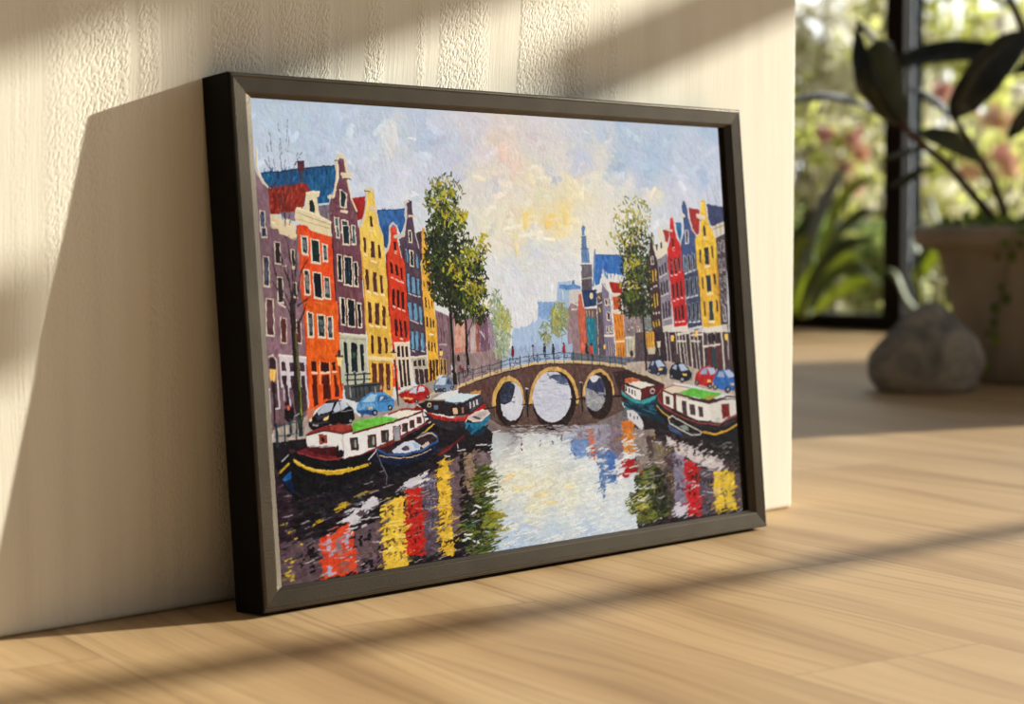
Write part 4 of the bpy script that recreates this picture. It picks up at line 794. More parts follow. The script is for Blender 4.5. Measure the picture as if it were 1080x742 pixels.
crown((480, 300, 9), [(990,330,85,170,170,2,1.0), (870,460,70,100,26,2,1.0), (940,300,50,80,16,1,1.0), (860,520,40,60,12,2,1)], fs, 1.2, 50, 12)
L((90,90,70), 5, "1010 420 1015 560"); L((96,110,110), 5, "460 560 462 700")
# right tree
Zr = (640, 190, 4.947)
Z(*Zr); L((52,44,34), 8, "180 742 165 560 150 400 150 200", .5, True)
crown(Zr, [(130,190,95,105,70,3,1.1), (145,320,100,110,110,1,1.0), (150,350,90,100,110,0,1.0), (150,450,80,110,240,0,1.0), (160,560,80,110,260,0,1.0), (120,640,65,80,120,0,1.0), (190,640,55,80,110,0,1.0), (150,450,70,90,50,1,1.0)], cs, 1.35, 13, 8)
crown(Zr, [(130,170,80,80,34,2,1.1), (120,300,70,60,18,2,1.0), (125,430,50,50,22,2,1.0), (110,560,60,60,16,2,1.0), (20,290,40,50,6,2,1.0)], cs, 1.0, 18, 10)
Z(580, 305, 9); L((32,28,22), 30, "865 60 885 300 905 560 912 760", .6); L((60,58,34), 7, "875 200 892 420", .8); L((32,28,22), 10, "870 150 760 20"); crown((580, 305, 9), [(760,60,90,70,60,0,1.0), (830,140,100,90,70,0,1.0), (780,60,70,60,22,1,1.0), (770,220,30,50,10,0,1.0)], cs, 1.2, 30, 18)
# bare tree in front of the mauve houses
Z(270, 324, 9); L((44,34,30), 62, "345 -60 352 150 372 350 400 780", .5); L((90,86,48), 22, "375 240 390 420 408 760", .7); L((34,26,28), 16, "330 -40 338 180 355 420 370 760", .4)
br = (54,38,42)
for s in ("330 0 290 -100 240 -180 190 -300 160 -420", "345 -20 350 -260 330 -420 300 -620", "350 20 320 -200 300 -380", "355 0 400 -160 420 -330 500 -470", "350 240 400 180 450 60 480 -40", "345 -60 370 -300 380 -560", "330 60 280 -30 240 -120 150 -260", "355 160 410 130 440 60", "400 -20 460 -60 520 -110", "345 -100 310 -260 250 -430 215 -560"): L(br, 19, s, .6, True)
Z(265, 160, 9)
for (x0_, y0_, x1_, y1_) in ((330, 700, 270, 0), (320, 620, 190, -20), (300, 560, 150, 30), (325, 640, 345, -20), (310, 500, 325, 20), (360, 700, 380, 160), (300, 640, 200, 320), (345, 400, 440, 0), (180, 170, 120, 70), (410, 130, 480, 0)):
    n = 9
    for k in range(n):
        if k > 4 and rng.random() < .3: continue
        a, b = k / n, (k + .8) / n
        L((66,48,56), 8 - 5 * k / n, [(x0_ + (x1_ - x0_) * a + rng.normal(0, 4), y0_ + (y1_ - y0_) * a), (x0_ + (x1_ - x0_) * b + rng.normal(0, 4), y0_ + (y1_ - y0_) * b)], .6)
for (x0_, y0_, x1_, y1_) in ((270, 0, 265, -80), (190, -20, 175, -180), (195, 0, 160, -230), (330, 0, 345, -330), (290, 20, 250, -280), (350, 0, 355, -150), (160, 0, 130, -120)):
    for k in range(7):
        if rng.random() < .25: continue
        a, b = k / 7, (k + .6) / 7
        L((84,72,84), 4.5, [(x0_ + (x1_ - x0_) * a, y0_ + (y1_ - y0_) * a), (x0_ + (x1_ - x0_) * b, y0_ + (y1_ - y0_) * b)], .6)
Z(280, 406, 9)
P((44,36,34), "258 -20 335 -20 350 150 360 330 330 400 300 330 275 200"); L((120,130,50), 14, "322 -20 334 130 345 320", .8)
# twigs at the right edge
Z(670, 200, 9)
for (x0_, y0_, x1_, y1_) in ((780, 150, 750, -60), (800, 160, 770, -140), (775, 140, 720, -40), (690, 120, 680, 0)):
    for k in range(8):
        a, b = k / 8, (k + .6) / 8
        L((110,108,124), 4, [(x0_ + (x1_ - x0_) * a, y0_ + (y1_ - y0_) * a), (x0_ + (x1_ - x0_) * b, y0_ + (y1_ - y0_) * b)], .6)
Z(670, 275, 9)
for s in ("840 360 800 330 770 230 740 130", "860 420 800 330 740 300", "870 200 850 60 820 -200", "820 300 770 250 745 240"): L((60,44,44), 7, s, .6, True)
L((26,22,24), 18, "880 -60 895 400 905 760", .4)
# figure, lamp, fence at the left quay
Z(280, 406, 9)
P((30,24,28), "178 230 210 210 260 215 275 260 262 330 215 350 180 310"); ell((40,26,26), 205, 185, 24, 24); P((212,84,56), "200 200 222 190 232 230 212 240"); L((30,24,28), 16, "255 185 265 235"); L((44,52,60), 26, "235 330 245 450"); ell((30,36,34), 320, 290, 30, 34); L((150,160,50), 14, "335 230 345 290"); L((190,190,190), 8, "285 290 320 270"); P((40,46,38), "300 340 360 330 350 480 320 490")
fc = (54,78,82)
L(fc, 13, "85 388 170 375 270 355 350 350", .8); L((60,84,88), 9, "90 490 180 485 260 465 350 455", .7)
for (x, y0_, y1_, w) in ((104, 380, 582, 32), (180, 372, 585, 17), (292, 300, 515, 16), (340, 320, 480, 10)): L((38,52,58), w, [(x, y0_), (x + 8, y1_)], .8)
ell((40,50,56), 225, 478, 22, 16); L((30,26,30), 20, "80 -20 88 380", .5)
Z(270, 324, 9); P((244,196,96), "126 580 188 588 176 702 130 696", .9); L((206,150,60), 8, "150 590 150 690"); L((46,36,36), 16, "130 575 185 582"); L((50,36,30), 20, "150 700 158 800")
P((246,212,132), "766 466 812 464 806 562 776 552", .9); L((60,40,30), 16, "756 460 822 458"); ell((60,40,30), 788, 430, 16, 26); L((70,44,30), 12, "790 560 800 640 812 780")
Z(370, 340, 9); P((246,206,124), "388 292 424 290 418 356 398 352", .9); L((50,40,36), 12, "382 286 430 284"); ell((40,40,44), 406, 270, 14, 14); L((40,34,34), 13, "412 356 425 500 440 700", .6)
Z(380, 405, 7.2); L((34,30,32), 12, "278 -20 288 160")
for s in ("-10 -8 30 -12", "-10 -22 30 -26"): pass

# ---- brushwork over everything: short strokes of the colour underneath, kept inside their shape
def stamps():
    out = []
    for k in range(48):
        ang = rng.uniform(0, math.pi); ln = rng.uniform(7, 17); w = rng.uniform(2.2, 4.2)
        R_ = int(ln / 2 + 3); X, Y = np.meshgrid(np.arange(-R_, R_ + 1), np.arange(-R_, R_ + 1))
        U = X * math.cos(ang) + Y * math.sin(ang); V = -X * math.sin(ang) + Y * math.cos(ang)
        a = np.clip(1.4 * (1 - (np.abs(U) / (ln / 2)) ** 4), 0, 1) * np.clip(1.5 * (1 - (np.abs(V) / (w / 2 + .5)) ** 2), 0, 1)
        bristle = .55 + .25 * np.cos(V * 2.6 + rng.uniform(0, 6)) + .35 * (np.abs(V) > w * .32) + .3 * (U > ln * .3)
        out.append((ang, R_, a.astype(np.float32), bristle.astype(np.float32)))
    return out
ST = stamps()
# hand-drawn wobble of every edge
Xw, Yw_ = np.meshgrid(np.arange(NX), np.arange(NY))
def smooth_noise(s):
    g = rng.normal(0, 1, (NY // s + 3, NX // s + 3)); yy = Yw_ / s; xx = Xw / s; y0 = yy.astype(int); x0 = xx.astype(int); fy = yy - y0; fx = xx - x0
    fy = fy * fy * (3 - 2 * fy); fx = fx * fx * (3 - 2 * fx)
    return g[y0, x0] * (1 - fy) * (1 - fx) + g[y0 + 1, x0] * fy * (1 - fx) + g[y0, x0 + 1] * (1 - fy) * fx + g[y0 + 1, x0 + 1] * fy * fx
dx_ = smooth_noise(5) * .36 + smooth_noise(16) * .4; dy_ = smooth_noise(5) * .36 + smooth_noise(16) * .4
iy = np.clip(np.rint(Yw_ + dy_), 0, NY - 1).astype(int); ix = np.clip(np.rint(Xw + dx_), 0, NX - 1).astype(int)
CAN = CAN[iy, ix]; HGT = HGT[iy, ix]
CAN = CAN * (1 + ((smooth_noise(4) * .045 + smooth_noise(9) * .04) * (CAN.mean(2) < .68))[..., None]).astype(np.float32)
base = CAN.copy()
angs = np.array([s[0] for s in ST])
vert = [i for i, s in enumerate(ST) if abs(s[0] - math.pi / 2) < .45] or [0]
horiz = [i for i, s in enumerate(ST) if s[0] < .45 or s[0] > math.pi - .45] or [0]
NS = 34000
xs = rng.integers(12, NX - 12, NS); ys = rng.integers(12, NY - 12, NS); rr = rng.random(NS); nj = rng.normal(0, .022, (NS, 3)) + rng.normal(0, .046, (NS, 1)); pick = rng.integers(0, 10 ** 6, NS)
hh = rng.uniform(.25, 1.0, NS)
for i in range(NS):
    x, y = int(xs[i]), int(ys[i]); c = base[y, x]
    lum = c.mean()
    pool = range(len(ST)) if (y > NY * .62 and lum > .7) else (horiz if y < NY * .3 and rr[i] < .7 else (vert if rr[i] < .6 else range(len(ST))))
    ang, R_, a, br_ = ST[pool[int(pick[i]) % len(pool)]]
    y0_, y1_, x0_, x1_ = max(y - R_, 0), min(y + R_ + 1, NY), max(x - R_, 0), min(x + R_ + 1, NX)
    sa = a[y0_ - y + R_:y1_ - y + R_, x0_ - x + R_:x1_ - x + R_]; sb = br_[y0_ - y + R_:y1_ - y + R_, x0_ - x + R_:x1_ - x + R_]
    reg = base[y0_:y1_, x0_:x1_]
    d = np.abs(reg - c).sum(2)
    m = sa * (d < .22)
    j = nj[i] * (.28 if lum > .72 else (1.0 if lum > .2 else .7))
    CAN[y0_:y1_, x0_:x1_] = CAN[y0_:y1_, x0_:x1_] * (1 - .55 * m[..., None]) + np.clip(c + j, 0.01, 1) * (.55 * m[..., None])
    H_ = HGT[y0_:y1_, x0_:x1_]; H_[:] = H_ * (1 - .6 * m) + (H_ * .5 + hh[i] * sb * .7) * .6 * m + 0.0
CAN = np.clip(CAN, 0.012, .985)
# soften paint relief slightly, keep ridges
for _ in range(1):
    Hs = HGT.copy(); Hs[1:-1, 1:-1] = (HGT[1:-1, 1:-1] * 4 + HGT[:-2, 1:-1] + HGT[2:, 1:-1] + HGT[1:-1, :-2] + HGT[1:-1, 2:]) / 8; HGT = Hs

# ------------------------------------------------------------------ helpers
COL = bpy.context.scene.collection
def link(name, me, mat=None, parent=None, smooth=False):
    o = bpy.data.objects.new(name, me); COL.objects.link(o)
    if mat: me.materials.append(mat)
    if smooth:
        me.polygons.foreach_set('use_smooth', [True] * len(me.polygons))
    if parent:
        o.parent = parent
        me.transform(Matrix.Translation(-Vector(parent.location)) if parent.type == 'EMPTY' else Matrix.Identity(4))
    return o
def sub(name, me, mat, part, smooth=False):
    """sub-part of a part (parts keep their origin on the thing's Empty)"""
    o = bpy.data.objects.new(name, me); COL.objects.link(o); me.materials.append(mat)
    if smooth: me.polygons.foreach_set('use_smooth', [True] * len(me.polygons))
    root = part.parent if part.parent else part
    me.transform(Matrix.Translation(-Vector(root.location)))
    o.parent = part
    return o
def from_bm(name, bm, mat=None, parent=None, smooth=False):
    me = bpy.data.meshes.new(name); bmesh.ops.recalc_face_normals(bm, faces=bm.faces[:]); bm.to_mesh(me); bm.free()
    return link(name, me, mat, parent, smooth)
def empty(name, loc, label, cat, group=None):
    o = bpy.data.objects.new(name, None); COL.objects.link(o); o.location = loc; o.empty_display_size = .1
    o['label'] = label; o['category'] = cat
    if group: o['group'] = group
    return o
def tag(o, label, cat, group=None, kind=None):
    o['label'] = label; o['category'] = cat
    if group: o['group'] = group
    if kind: o['kind'] = kind
    return o
def struct(o, label=None, cat=None):
    o['kind'] = 'structure'
    if label: o['label'] = label
    if cat: o['category'] = cat
    return o
def bm_box(bm, x0, x1, y0, y1, z0, z1, bev=0, seg=2):
    r = bmesh.ops.create_cube(bm, size=1)
    vs = r['verts']
    for v in vs: v.co = Vector(((x0 + x1) / 2 + v.co.x * (x1 - x0), (y0 + y1) / 2 + v.co.y * (y1 - y0), (z0 + z1) / 2 + v.co.z * (z1 - z0)))
    if bev:
        es = list({e for v in vs for e in v.link_edges})
        bmesh.ops.bevel(bm, geom=es, offset=bev, segments=seg, profile=.5, affect='EDGES')
def box(name, x0, x1, y0, y1, z0, z1, mat, parent=None, bev=0.0, smooth=False):
    bm = bmesh.new(); bm_box(bm, x0, x1, y0, y1, z0, z1, bev); return from_bm(name, bm, mat, parent, smooth)
def tube_mesh(name, pts, radii, n=10):
    """tapered tube through points"""
    pts = [Vector(p) for p in pts]; V = []; F = []
    up = Vector((0, 0, 1))
    for i, p in enumerate(pts):
        d = (pts[min(i + 1, len(pts) - 1)] - pts[max(i - 1, 0)]).normalized()
        a = d.cross(up if abs(d.z) < .95 else Vector((1, 0, 0))).normalized(); b = d.cross(a).normalized()
        for k in range(n):
            t = 2 * math.pi * k / n; V.append(p + (a * math.cos(t) + b * math.sin(t)) * radii[i])
    for i in range(len(pts) - 1):
        for k in range(n):
            F.append((i * n + k, i * n + (k + 1) % n, (i + 1) * n + (k + 1) % n, (i + 1) * n + k))
    F.append(tuple(range(n - 1, -1, -1))); F.append(tuple((len(pts) - 1) * n + k for k in range(n)))
    me = bpy.data.meshes.new(name); me.from_pydata([tuple(v) for v in V], [], F); me.update(); return me
def smooth_path(ps, k=4):
    ps = [Vector(p) for p in ps]; out = []
    for i in range(len(ps) - 1):
        p0, p1, p2, p3 = ps[max(i - 1, 0)], ps[i], ps[i + 1], ps[min(i + 2, len(ps) - 1)]
        for j in range(k):
            t = j / k
            out.append(.5 * ((2 * p1) + (p2 - p0) * t + (2 * p0 - 5 * p1 + 4 * p2 - p3) * t * t + (3 * p1 - p0 - 3 * p2 + p3) * t ** 3))
    out.append(ps[-1]); return out

# ------------------------------------------------------------------ materials
def mat_new(name):
    m = bpy.data.materials.new(name); m.use_nodes = True; nt = m.node_tree
    return m, nt, nt.nodes['Principled BSDF']
def N(nt, t, **k):
    n = nt.nodes.new(t)
    for a, b in k.items():
        if a in n.inputs.keys() if hasattr(n.inputs, 'keys') else False: n.inputs[a].default_value = b
        else: setattr(n, a, b)
    return n
def lin(c): return tuple(((v / 255) / 12.92 if v / 255 <= .04045 else ((v / 255 + .055) / 1.055) ** 2.4) for v in c) + (1,)
def simple(name, c, rough=.6, metal=0, spec=.5, var=.12, scale=20, bump=0, bscale=60):
    m, nt, b = mat_new(name)
    b.inputs['Roughness'].default_value = rough; b.inputs['Metallic'].default_value = metal; b.inputs['Specular IOR Level'].default_value = spec
    tc = N(nt, 'ShaderNodeTexCoord'); no = N(nt, 'ShaderNodeTexNoise'); no.inputs['Scale'].default_value = scale; no.inputs['Detail'].default_value = 5
    nt.links.new(tc.outputs['Object'], no.inputs['Vector'])
    r = N(nt, 'ShaderNodeValToRGB'); e = r.color_ramp.elements
    e[0].position = .3; e[1].position = .7
    e[0].color = tuple(v * (1 - var) for v in c[:3]) + (1,); e[1].color = tuple(min(v * (1 + var), 1) for v in c[:3]) + (1,)
    nt.links.new(no.outputs['Fac'], r.inputs['Fac']); nt.links.new(r.outputs['Color'], b.inputs['Base Color'])
    if bump:
        n2 = N(nt, 'ShaderNodeTexNoise'); n2.inputs['Scale'].default_value = bscale; n2.inputs['Detail'].default_value = 6
        nt.links.new(tc.outputs['Object'], n2.inputs['Vector'])
        bp = N(nt, 'ShaderNodeBump'); bp.inputs['Strength'].default_value = bump; bp.inputs['Distance'].default_value = .01
        nt.links.new(n2.outputs['Fac'], bp.inputs['Height']); nt.links.new(bp.outputs['Normal'], b.inputs['Normal'])
    return m
def math_n(nt, op, a, b=None, c=None):
    n = N(nt, 'ShaderNodeMath'); n.operation = op
    for i, v in enumerate((a, b, c)):
        if v is None: continue
        if isinstance(v, (int, float)): n.inputs[i].default_value = v
        else: nt.links.new(v, n.inputs[i])
    return n.outputs[0]
def noise_n(nt, vec, scale, detail=3, rough=.5, dist=0):
    n = N(nt, 'ShaderNodeTexNoise'); n.inputs['Scale'].default_value = scale; n.inputs['Detail'].default_value = detail
    n.inputs['Roughness'].default_value = rough; n.inputs['Distortion'].default_value = dist
    nt.links.new(vec, n.inputs['Vector']); return n.outputs['Fac']
def mapping(nt, vec, sc=(1, 1, 1), rot=(0, 0, 0), loc=(0, 0, 0)):
    n = N(nt, 'ShaderNodeMapping'); n.inputs['Scale'].default_value = sc; n.inputs['Rotation'].default_value = rot; n.inputs['Location'].default_value = loc
    nt.links.new(vec, n.inputs['Vector']); return n.outputs[0]
def ramp(nt, fac, stops, interp='LINEAR'):
    r = N(nt, 'ShaderNodeValToRGB'); r.color_ramp.interpolation = interp
    while len(r.color_ramp.elements) < len(stops): r.color_ramp.elements.new(.5)
    for e, (p, c) in zip(r.color_ramp.elements, stops): e.position = p; e.color = c if len(c) == 4 else tuple(c) + (1,)
    nt.links.new(fac, r.inputs['Fac']); return r.outputs['Color']
def mixc(nt, fac, a, b, mode='MIX'):
    n = N(nt, 'ShaderNodeMix'); n.data_type = 'RGBA'; n.blend_type = mode
    for key, v in ((0, fac), (6, a), (7, b)):
        if isinstance(v, (int, float)): n.inputs[key].default_value = v
        elif isinstance(v, tuple): n.inputs[key].default_value = v
        else: nt.links.new(v, n.inputs[key])
    return n.outputs[2]

def wall_material():
    m, nt, b = mat_new('cream_combed_plaster')
    b.inputs['Roughness'].default_value = .78; b.inputs['Specular IOR Level'].default_value = .25
    tc = N(nt, 'ShaderNodeTexCoord').outputs['Object']
    # colour: cream with faint vertical streaks
    st = noise_n(nt, mapping(nt, tc, (26, 1, 1.1)), 1.0, 5, .6)
    big = noise_n(nt, tc, 1.7, 3)
    c = ramp(nt, st, [(.3, (.75, .685, .55)), (.5, (.83, .765, .625)), (.72, (.87, .81, .675))])
    c = mixc(nt, .25, c, ramp(nt, big, [(.35, (.78, .71, .575)), (.65, (.87, .81, .68))]))
    nt.links.new(c, b.inputs['Base Color'])
    # relief: vertical bands, some combed rough, some smooth
    warp = N(nt, 'ShaderNodeVectorMath'); warp.operation = 'ADD'
    wn = N(nt, 'ShaderNodeTexNoise'); wn.inputs['Scale'].default_value = 5; nt.links.new(tc, wn.inputs['Vector'])
    ws = N(nt, 'ShaderNodeVectorMath'); ws.operation = 'SCALE'; ws.inputs['Scale'].default_value = .03; nt.links.new(wn.outputs['Color'], ws.inputs[0])
    nt.links.new(tc, warp.inputs[0]); nt.links.new(ws.outputs[0], warp.inputs[1]); wv = warp.outputs[0]
    band = noise_n(nt, mapping(nt, wv, (24, 1, .3)), 1.0, 2, .5)
    bm_ = math_n(nt, 'SMOOTH_MIN', math_n(nt, 'MAXIMUM', math_n(nt, 'MULTIPLY', math_n(nt, 'SUBTRACT', band, .43), 9.0), 0.0), 1.0, .1)
    dim = noise_n(nt, mapping(nt, mapping(nt, tc, (1, 1, 1), (0, math.radians(-24), 0)), (350, 1, 175)), 1.0, 1, .4, .1)
    dr = N(nt, 'ShaderNodeMapRange'); dr.inputs['From Min'].default_value = .36; dr.inputs['From Max'].default_value = .52; nt.links.new(dim, dr.inputs['Value']); dim = dr.outputs[0]
    comb = noise_n(nt, mapping(nt, wv, (330, 1, 9)), 1.0, 3, .6)
    sx_ = N(nt, 'ShaderNodeSeparateXYZ'); nt.links.new(tc, sx_.inputs[0])
    def ss(a, b_):
        n = N(nt, 'ShaderNodeMapRange'); n.interpolation_type = 'SMOOTHSTEP'; n.inputs['From Min'].default_value = a; n.inputs['From Max'].default_value = b_
        nt.links.new(sx_.outputs[0], n.inputs['Value']); return n.outputs[0]
    zone = math_n(nt, 'MULTIPLY', ss(-.24, -.06), math_n(nt, 'SUBTRACT', 1.0, ss(.61, .625)))     # hand-combed stretch of the wall
    bm_ = math_n(nt, 'MULTIPLY', bm_, zone)
    h1 = math_n(nt, 'MULTIPLY', dim, math_n(nt, 'ADD', math_n(nt, 'MULTIPLY', bm_, .50), .012))
    h = math_n(nt, 'ADD', math_n(nt, 'MULTIPLY', h1, 1.15), math_n(nt, 'MULTIPLY', comb, .30))
    h = math_n(nt, 'ADD', h, math_n(nt, 'MULTIPLY', noise_n(nt, mapping(nt, wv, (14, 1, .9)), 1.0, 1), .5))
    bp = N(nt, 'ShaderNodeBump'); bp.inputs['Strength'].default_value = .45; bp.inputs['Distance'].default_value = .0026
    nt.links.new(h, bp.inputs['Height']); nt.links.new(bp.outputs['Normal'], b.inputs['Normal'])
    return m

def floor_material():
    m, nt, b = mat_new('oiled_oak_boards')
    tc = N(nt, 'ShaderNodeTexCoord').outputs['Object']
    v = mapping(nt, tc, (1, 1, 1), (0, 0, math.radians(-79)), (.17, .06, 0))     # boards run towards the far window
    br = N(nt, 'ShaderNodeTexBrick'); br.inputs['Scale'].default_value = 1.0
    br.inputs['Brick Width'].default_value = 1.05; br.inputs['Row Height'].default_value = .235
    br.inputs['Mortar Size'].default_value = .0011; br.inputs['Mortar Smooth'].default_value = .3; br.inputs['Bias'].default_value = 0
    br.inputs['Color1'].default_value = (0, 0, 0, 1); br.inputs['Color2'].default_value = (1, 1, 1, 1); br.inputs['Mortar'].default_value = (.5, .5, .5, 1)
    br.offset = .37
    nt.links.new(v, br.inputs['Vector'])
    idn = br.outputs['Color']
    # each board gets its own stretch of grain
    sep = N(nt, 'ShaderNodeSeparateColor'); nt.links.new(idn, sep.inputs[0]); idv = sep.outputs[0]
    off = N(nt, 'ShaderNodeCombineXYZ'); nt.links.new(math_n(nt, 'MULTIPLY', idv, 37.0), off.inputs[0]); nt.links.new(math_n(nt, 'MULTIPLY', idv, 11.0), off.inputs[1])
    ad = N(nt, 'ShaderNodeVectorMath'); ad.operation = 'ADD'; nt.links.new(v, ad.inputs[0]); nt.links.new(off.outputs[0], ad.inputs[1]); g = ad.outputs[0]
    wob = noise_n(nt, mapping(nt, g, (1.1, 3.5, 1)), 1.0, 2, .5)
    cmb = N(nt, 'ShaderNodeCombineXYZ'); nt.links.new(math_n(nt, "MULTIPLY", wob, .17), cmb.inputs[1])
    a2 = N(nt, 'ShaderNodeVectorMath'); a2.operation = 'ADD'; nt.links.new(g, a2.inputs[0]); nt.links.new(cmb.outputs[0], a2.inputs[1]); g2 = a2.outputs[0]
    broad = noise_n(nt, mapping(nt, g2, (.55, 9, 1)), 1.0, 3, .55)
    fine = noise_n(nt, mapping(nt, g2, (1.6, 70, 1)), 1.0, 4, .6)
    hair = noise_n(nt, mapping(nt, g2, (5, 260, 1)), 1.0, 2, .5)
    base = ramp(nt, broad, [(.24, (.30, .178, .085)), (.37, (.47, .298, .148)), (.52, (.575, .385, .200)), (.74, (.66, .455, .248))])
    f2 = ramp(nt, fine, [(.33, (.52, .46, .38)), (.48, (.96, .94, .90)), (.75, (1, 1, 1))])
    c = mixc(nt, .5, base, f2, 'MULTIPLY')
    hr = ramp(nt, hair, [(.35, (.80, .78, .74)), (.6, (1, 1, 1))])
    c = mixc(nt, .5, c, hr, 'MULTIPLY')
    # a few boards are darker
    dk = ramp(nt, idv, [(0, (.93, .91, .88)), (.45, (1, 1, 1)), (1, (.93, .88, .80))])
    c = mixc(nt, .8, c, dk, 'MULTIPLY')
    seam = math_n(nt, 'MULTIPLY', br.outputs['Fac'], .55)
    c = mixc(nt, seam, c, (.17, .11, .06, 1))
    nt.links.new(c, b.inputs['Base Color'])
    b.inputs['Roughness'].default_value = .5; b.inputs['Specular IOR Level'].default_value = .35
    hb = math_n(nt, 'SUBTRACT', math_n(nt, 'MULTIPLY', fine, .35), math_n(nt, 'MULTIPLY', br.outputs['Fac'], .8))
    bp = N(nt, 'ShaderNodeBump'); bp.inputs['Strength'].default_value = .35; bp.inputs['Distance'].default_value = .0012
    nt.links.new(hb, bp.inputs['Height']); nt.links.new(bp.outputs['Normal'], b.inputs['Normal'])
    return m

def leaf_material(name, c1, c2, trans=.35, rough=.45, scale=6):
    m, nt, b = mat_new(name)
    tc = N(nt, 'ShaderNodeTexCoord').outputs['Object']
    f = noise_n(nt, tc, scale, 3)
    c = ramp(nt, f, [(.35, c1), (.65, c2)])
    nt.links.new(c, b.inputs['Base Color']); b.inputs['Roughness'].default_value = rough
    tr = N(nt, 'ShaderNodeBsdfTranslucent'); nt.links.new(c, tr.inputs['Color'])
    mx = N(nt, 'ShaderNodeMixShader'); mx.inputs[0].default_value = trans
    nt.links.new(b.outputs[0], mx.inputs[1]); nt.links.new(tr.outputs[0], mx.inputs[2])
    nt.links.new(mx.outputs[0], nt.nodes['Material Output'].inputs['Surface'])
    return m
def glass_material():
    m, nt, b = mat_new('clear_window_glass')
    nt.nodes.remove(b)
    t = N(nt, 'ShaderNodeBsdfTransparent'); t.inputs[0].default_value = (.97, .98, .97, 1)
    g = N(nt, 'ShaderNodeBsdfGlossy'); g.inputs['Roughness'].default_value = .02
    fr = N(nt, 'ShaderNodeFresnel'); fr.inputs[0].default_value = 1.35
    mx = N(nt, 'ShaderNodeMixShader'); nt.links.new(math_n(nt, 'MULTIPLY', fr.outputs[0], .6), mx.inputs[0])
    nt.links.new(t.outputs[0], mx.inputs[1]); nt.links.new(g.outputs[0], mx.inputs[2])
    nt.links.new(mx.outputs[0], nt.nodes['Material Output'].inputs['Surface'])
    return m

M_WALL = wall_material(); M_FLOOR = floor_material()
M_FRAME = simple('black_bronze_frame', (.080, .063, .043), .21, .85, .5, .10, 30, .06, 500)
M_SIDE = simple('matt_black_frame_side', (.0045, .0032, .0025), .75, 0, .12, .2, 30)
M_BOARD = simple('canvas_board', (.42, .36, .28), .8)
M_WIN = simple('dark_bronze_window', (.016, .010, .008), .7, 0, .1, .2)
M_OUT = simple('sky_reflection_window_edge', (.014, .017, .022), .8, 0, .0, .1)  # blue grey tint puts the sky's reflection into the post side
M_GLASS = glass_material()

# ------------------------------------------------------------------ framed painting
fp = empty('framed_painting', panel_pt(W / 2, 0, 0), 'large framed oil painting of a canal with houses and boats leaning on the cream wall', 'painting')
# moulding profile: (inset on upright rails, inset on level rails, height above the back); the inner bevel is wider on the uprights
r_ = .0034
prof = [(0, 0, 0), (0, 0, T - r_)] + [(r_ - r_ * math.cos(a),) * 2 + (T - r_ + r_ * math.sin(a),) for a in (math.pi / 8, math.pi / 4, 3 * math.pi / 8, math.pi / 2)]
prof += [(.0044, .0044, T - .0007), (.0050, .0050, T - .0003), (.0190, .0190, T - .0014), (.0200, .0200, T - .0020), (.0204, .0204, T - .0026), (.0288, .0238, N_CANVAS - .0002),
         (.0288, .0238, .034), (.0300, .0260, .030), (.0300, .0260, .004), (.0200, .0200, 0)]
corners = [(0, 0, 1, 1), (W, 0, -1, 1), (W, H, -1, -1), (0, H, 1, -1)]
for k in range(4):
    a, b = corners[k], corners[(k + 1) % 4]
    V = []
    for c in (a, b):
        for (wx, wy, n) in prof: V.append(panel_pt(c[0] + c[2] * wx, c[1] + c[3] * wy, n))
    n_ = len(prof)
    F = [(i, (i + 1) % n_, n_ + (i + 1) % n_, n_ + i) for i in range(n_)] + [tuple(range(n_)), tuple(range(2 * n_ - 1, n_ - 1, -1))]
    bm = bmesh.new(); vs = [bm.verts.new(v) for v in V]
    for i, f in enumerate(F):
        fc = bm.faces.new([vs[j] for j in f]); fc.material_index = 1 if i in (0, 1, 2, n_ - 1, n_ - 2) else 0
    o = from_bm('frame_rail', bm, M_FRAME, fp); o.data.materials.append(M_SIDE)
    d = Vector(panel_pt(b[0], b[1], 0)) - Vector(panel_pt(a[0], a[1], 0)); d.normalize()
    for i, v in enumerate(o.data.vertices): v.co += d * (.00018 if i < n_ else -.00018)     # hairline at the mitres
    for p in o.data.polygons: p.use_smooth = False
def slab(name, x0, x1, v0, v1, n0, n1, mat):
    bm = bmesh.new()
    vs = [bm.verts.new(panel_pt(x, v, n)) for n in (n0, n1) for (x, v) in ((x0, v0), (x1, v0), (x1, v1), (x0, v1))]
    for f in ((0, 1, 2, 3), (4, 5, 6, 7), (0, 1, 5, 4), (1, 2, 6, 5), (2, 3, 7, 6), (3, 0, 4, 7)): bm.faces.new([vs[i] for i in f])
    return from_bm(name, bm, mat, fp)
slab('backing_board', .0302, W - .0302, .0262, H - .0262, .006, .0295, M_SIDE)
slab('canvas_board', CX0 + .0003, CX1 - .0003, CV0 + .0003, CV1 - .0003, .0297, N_CANVAS - .0003, M_BOARD)
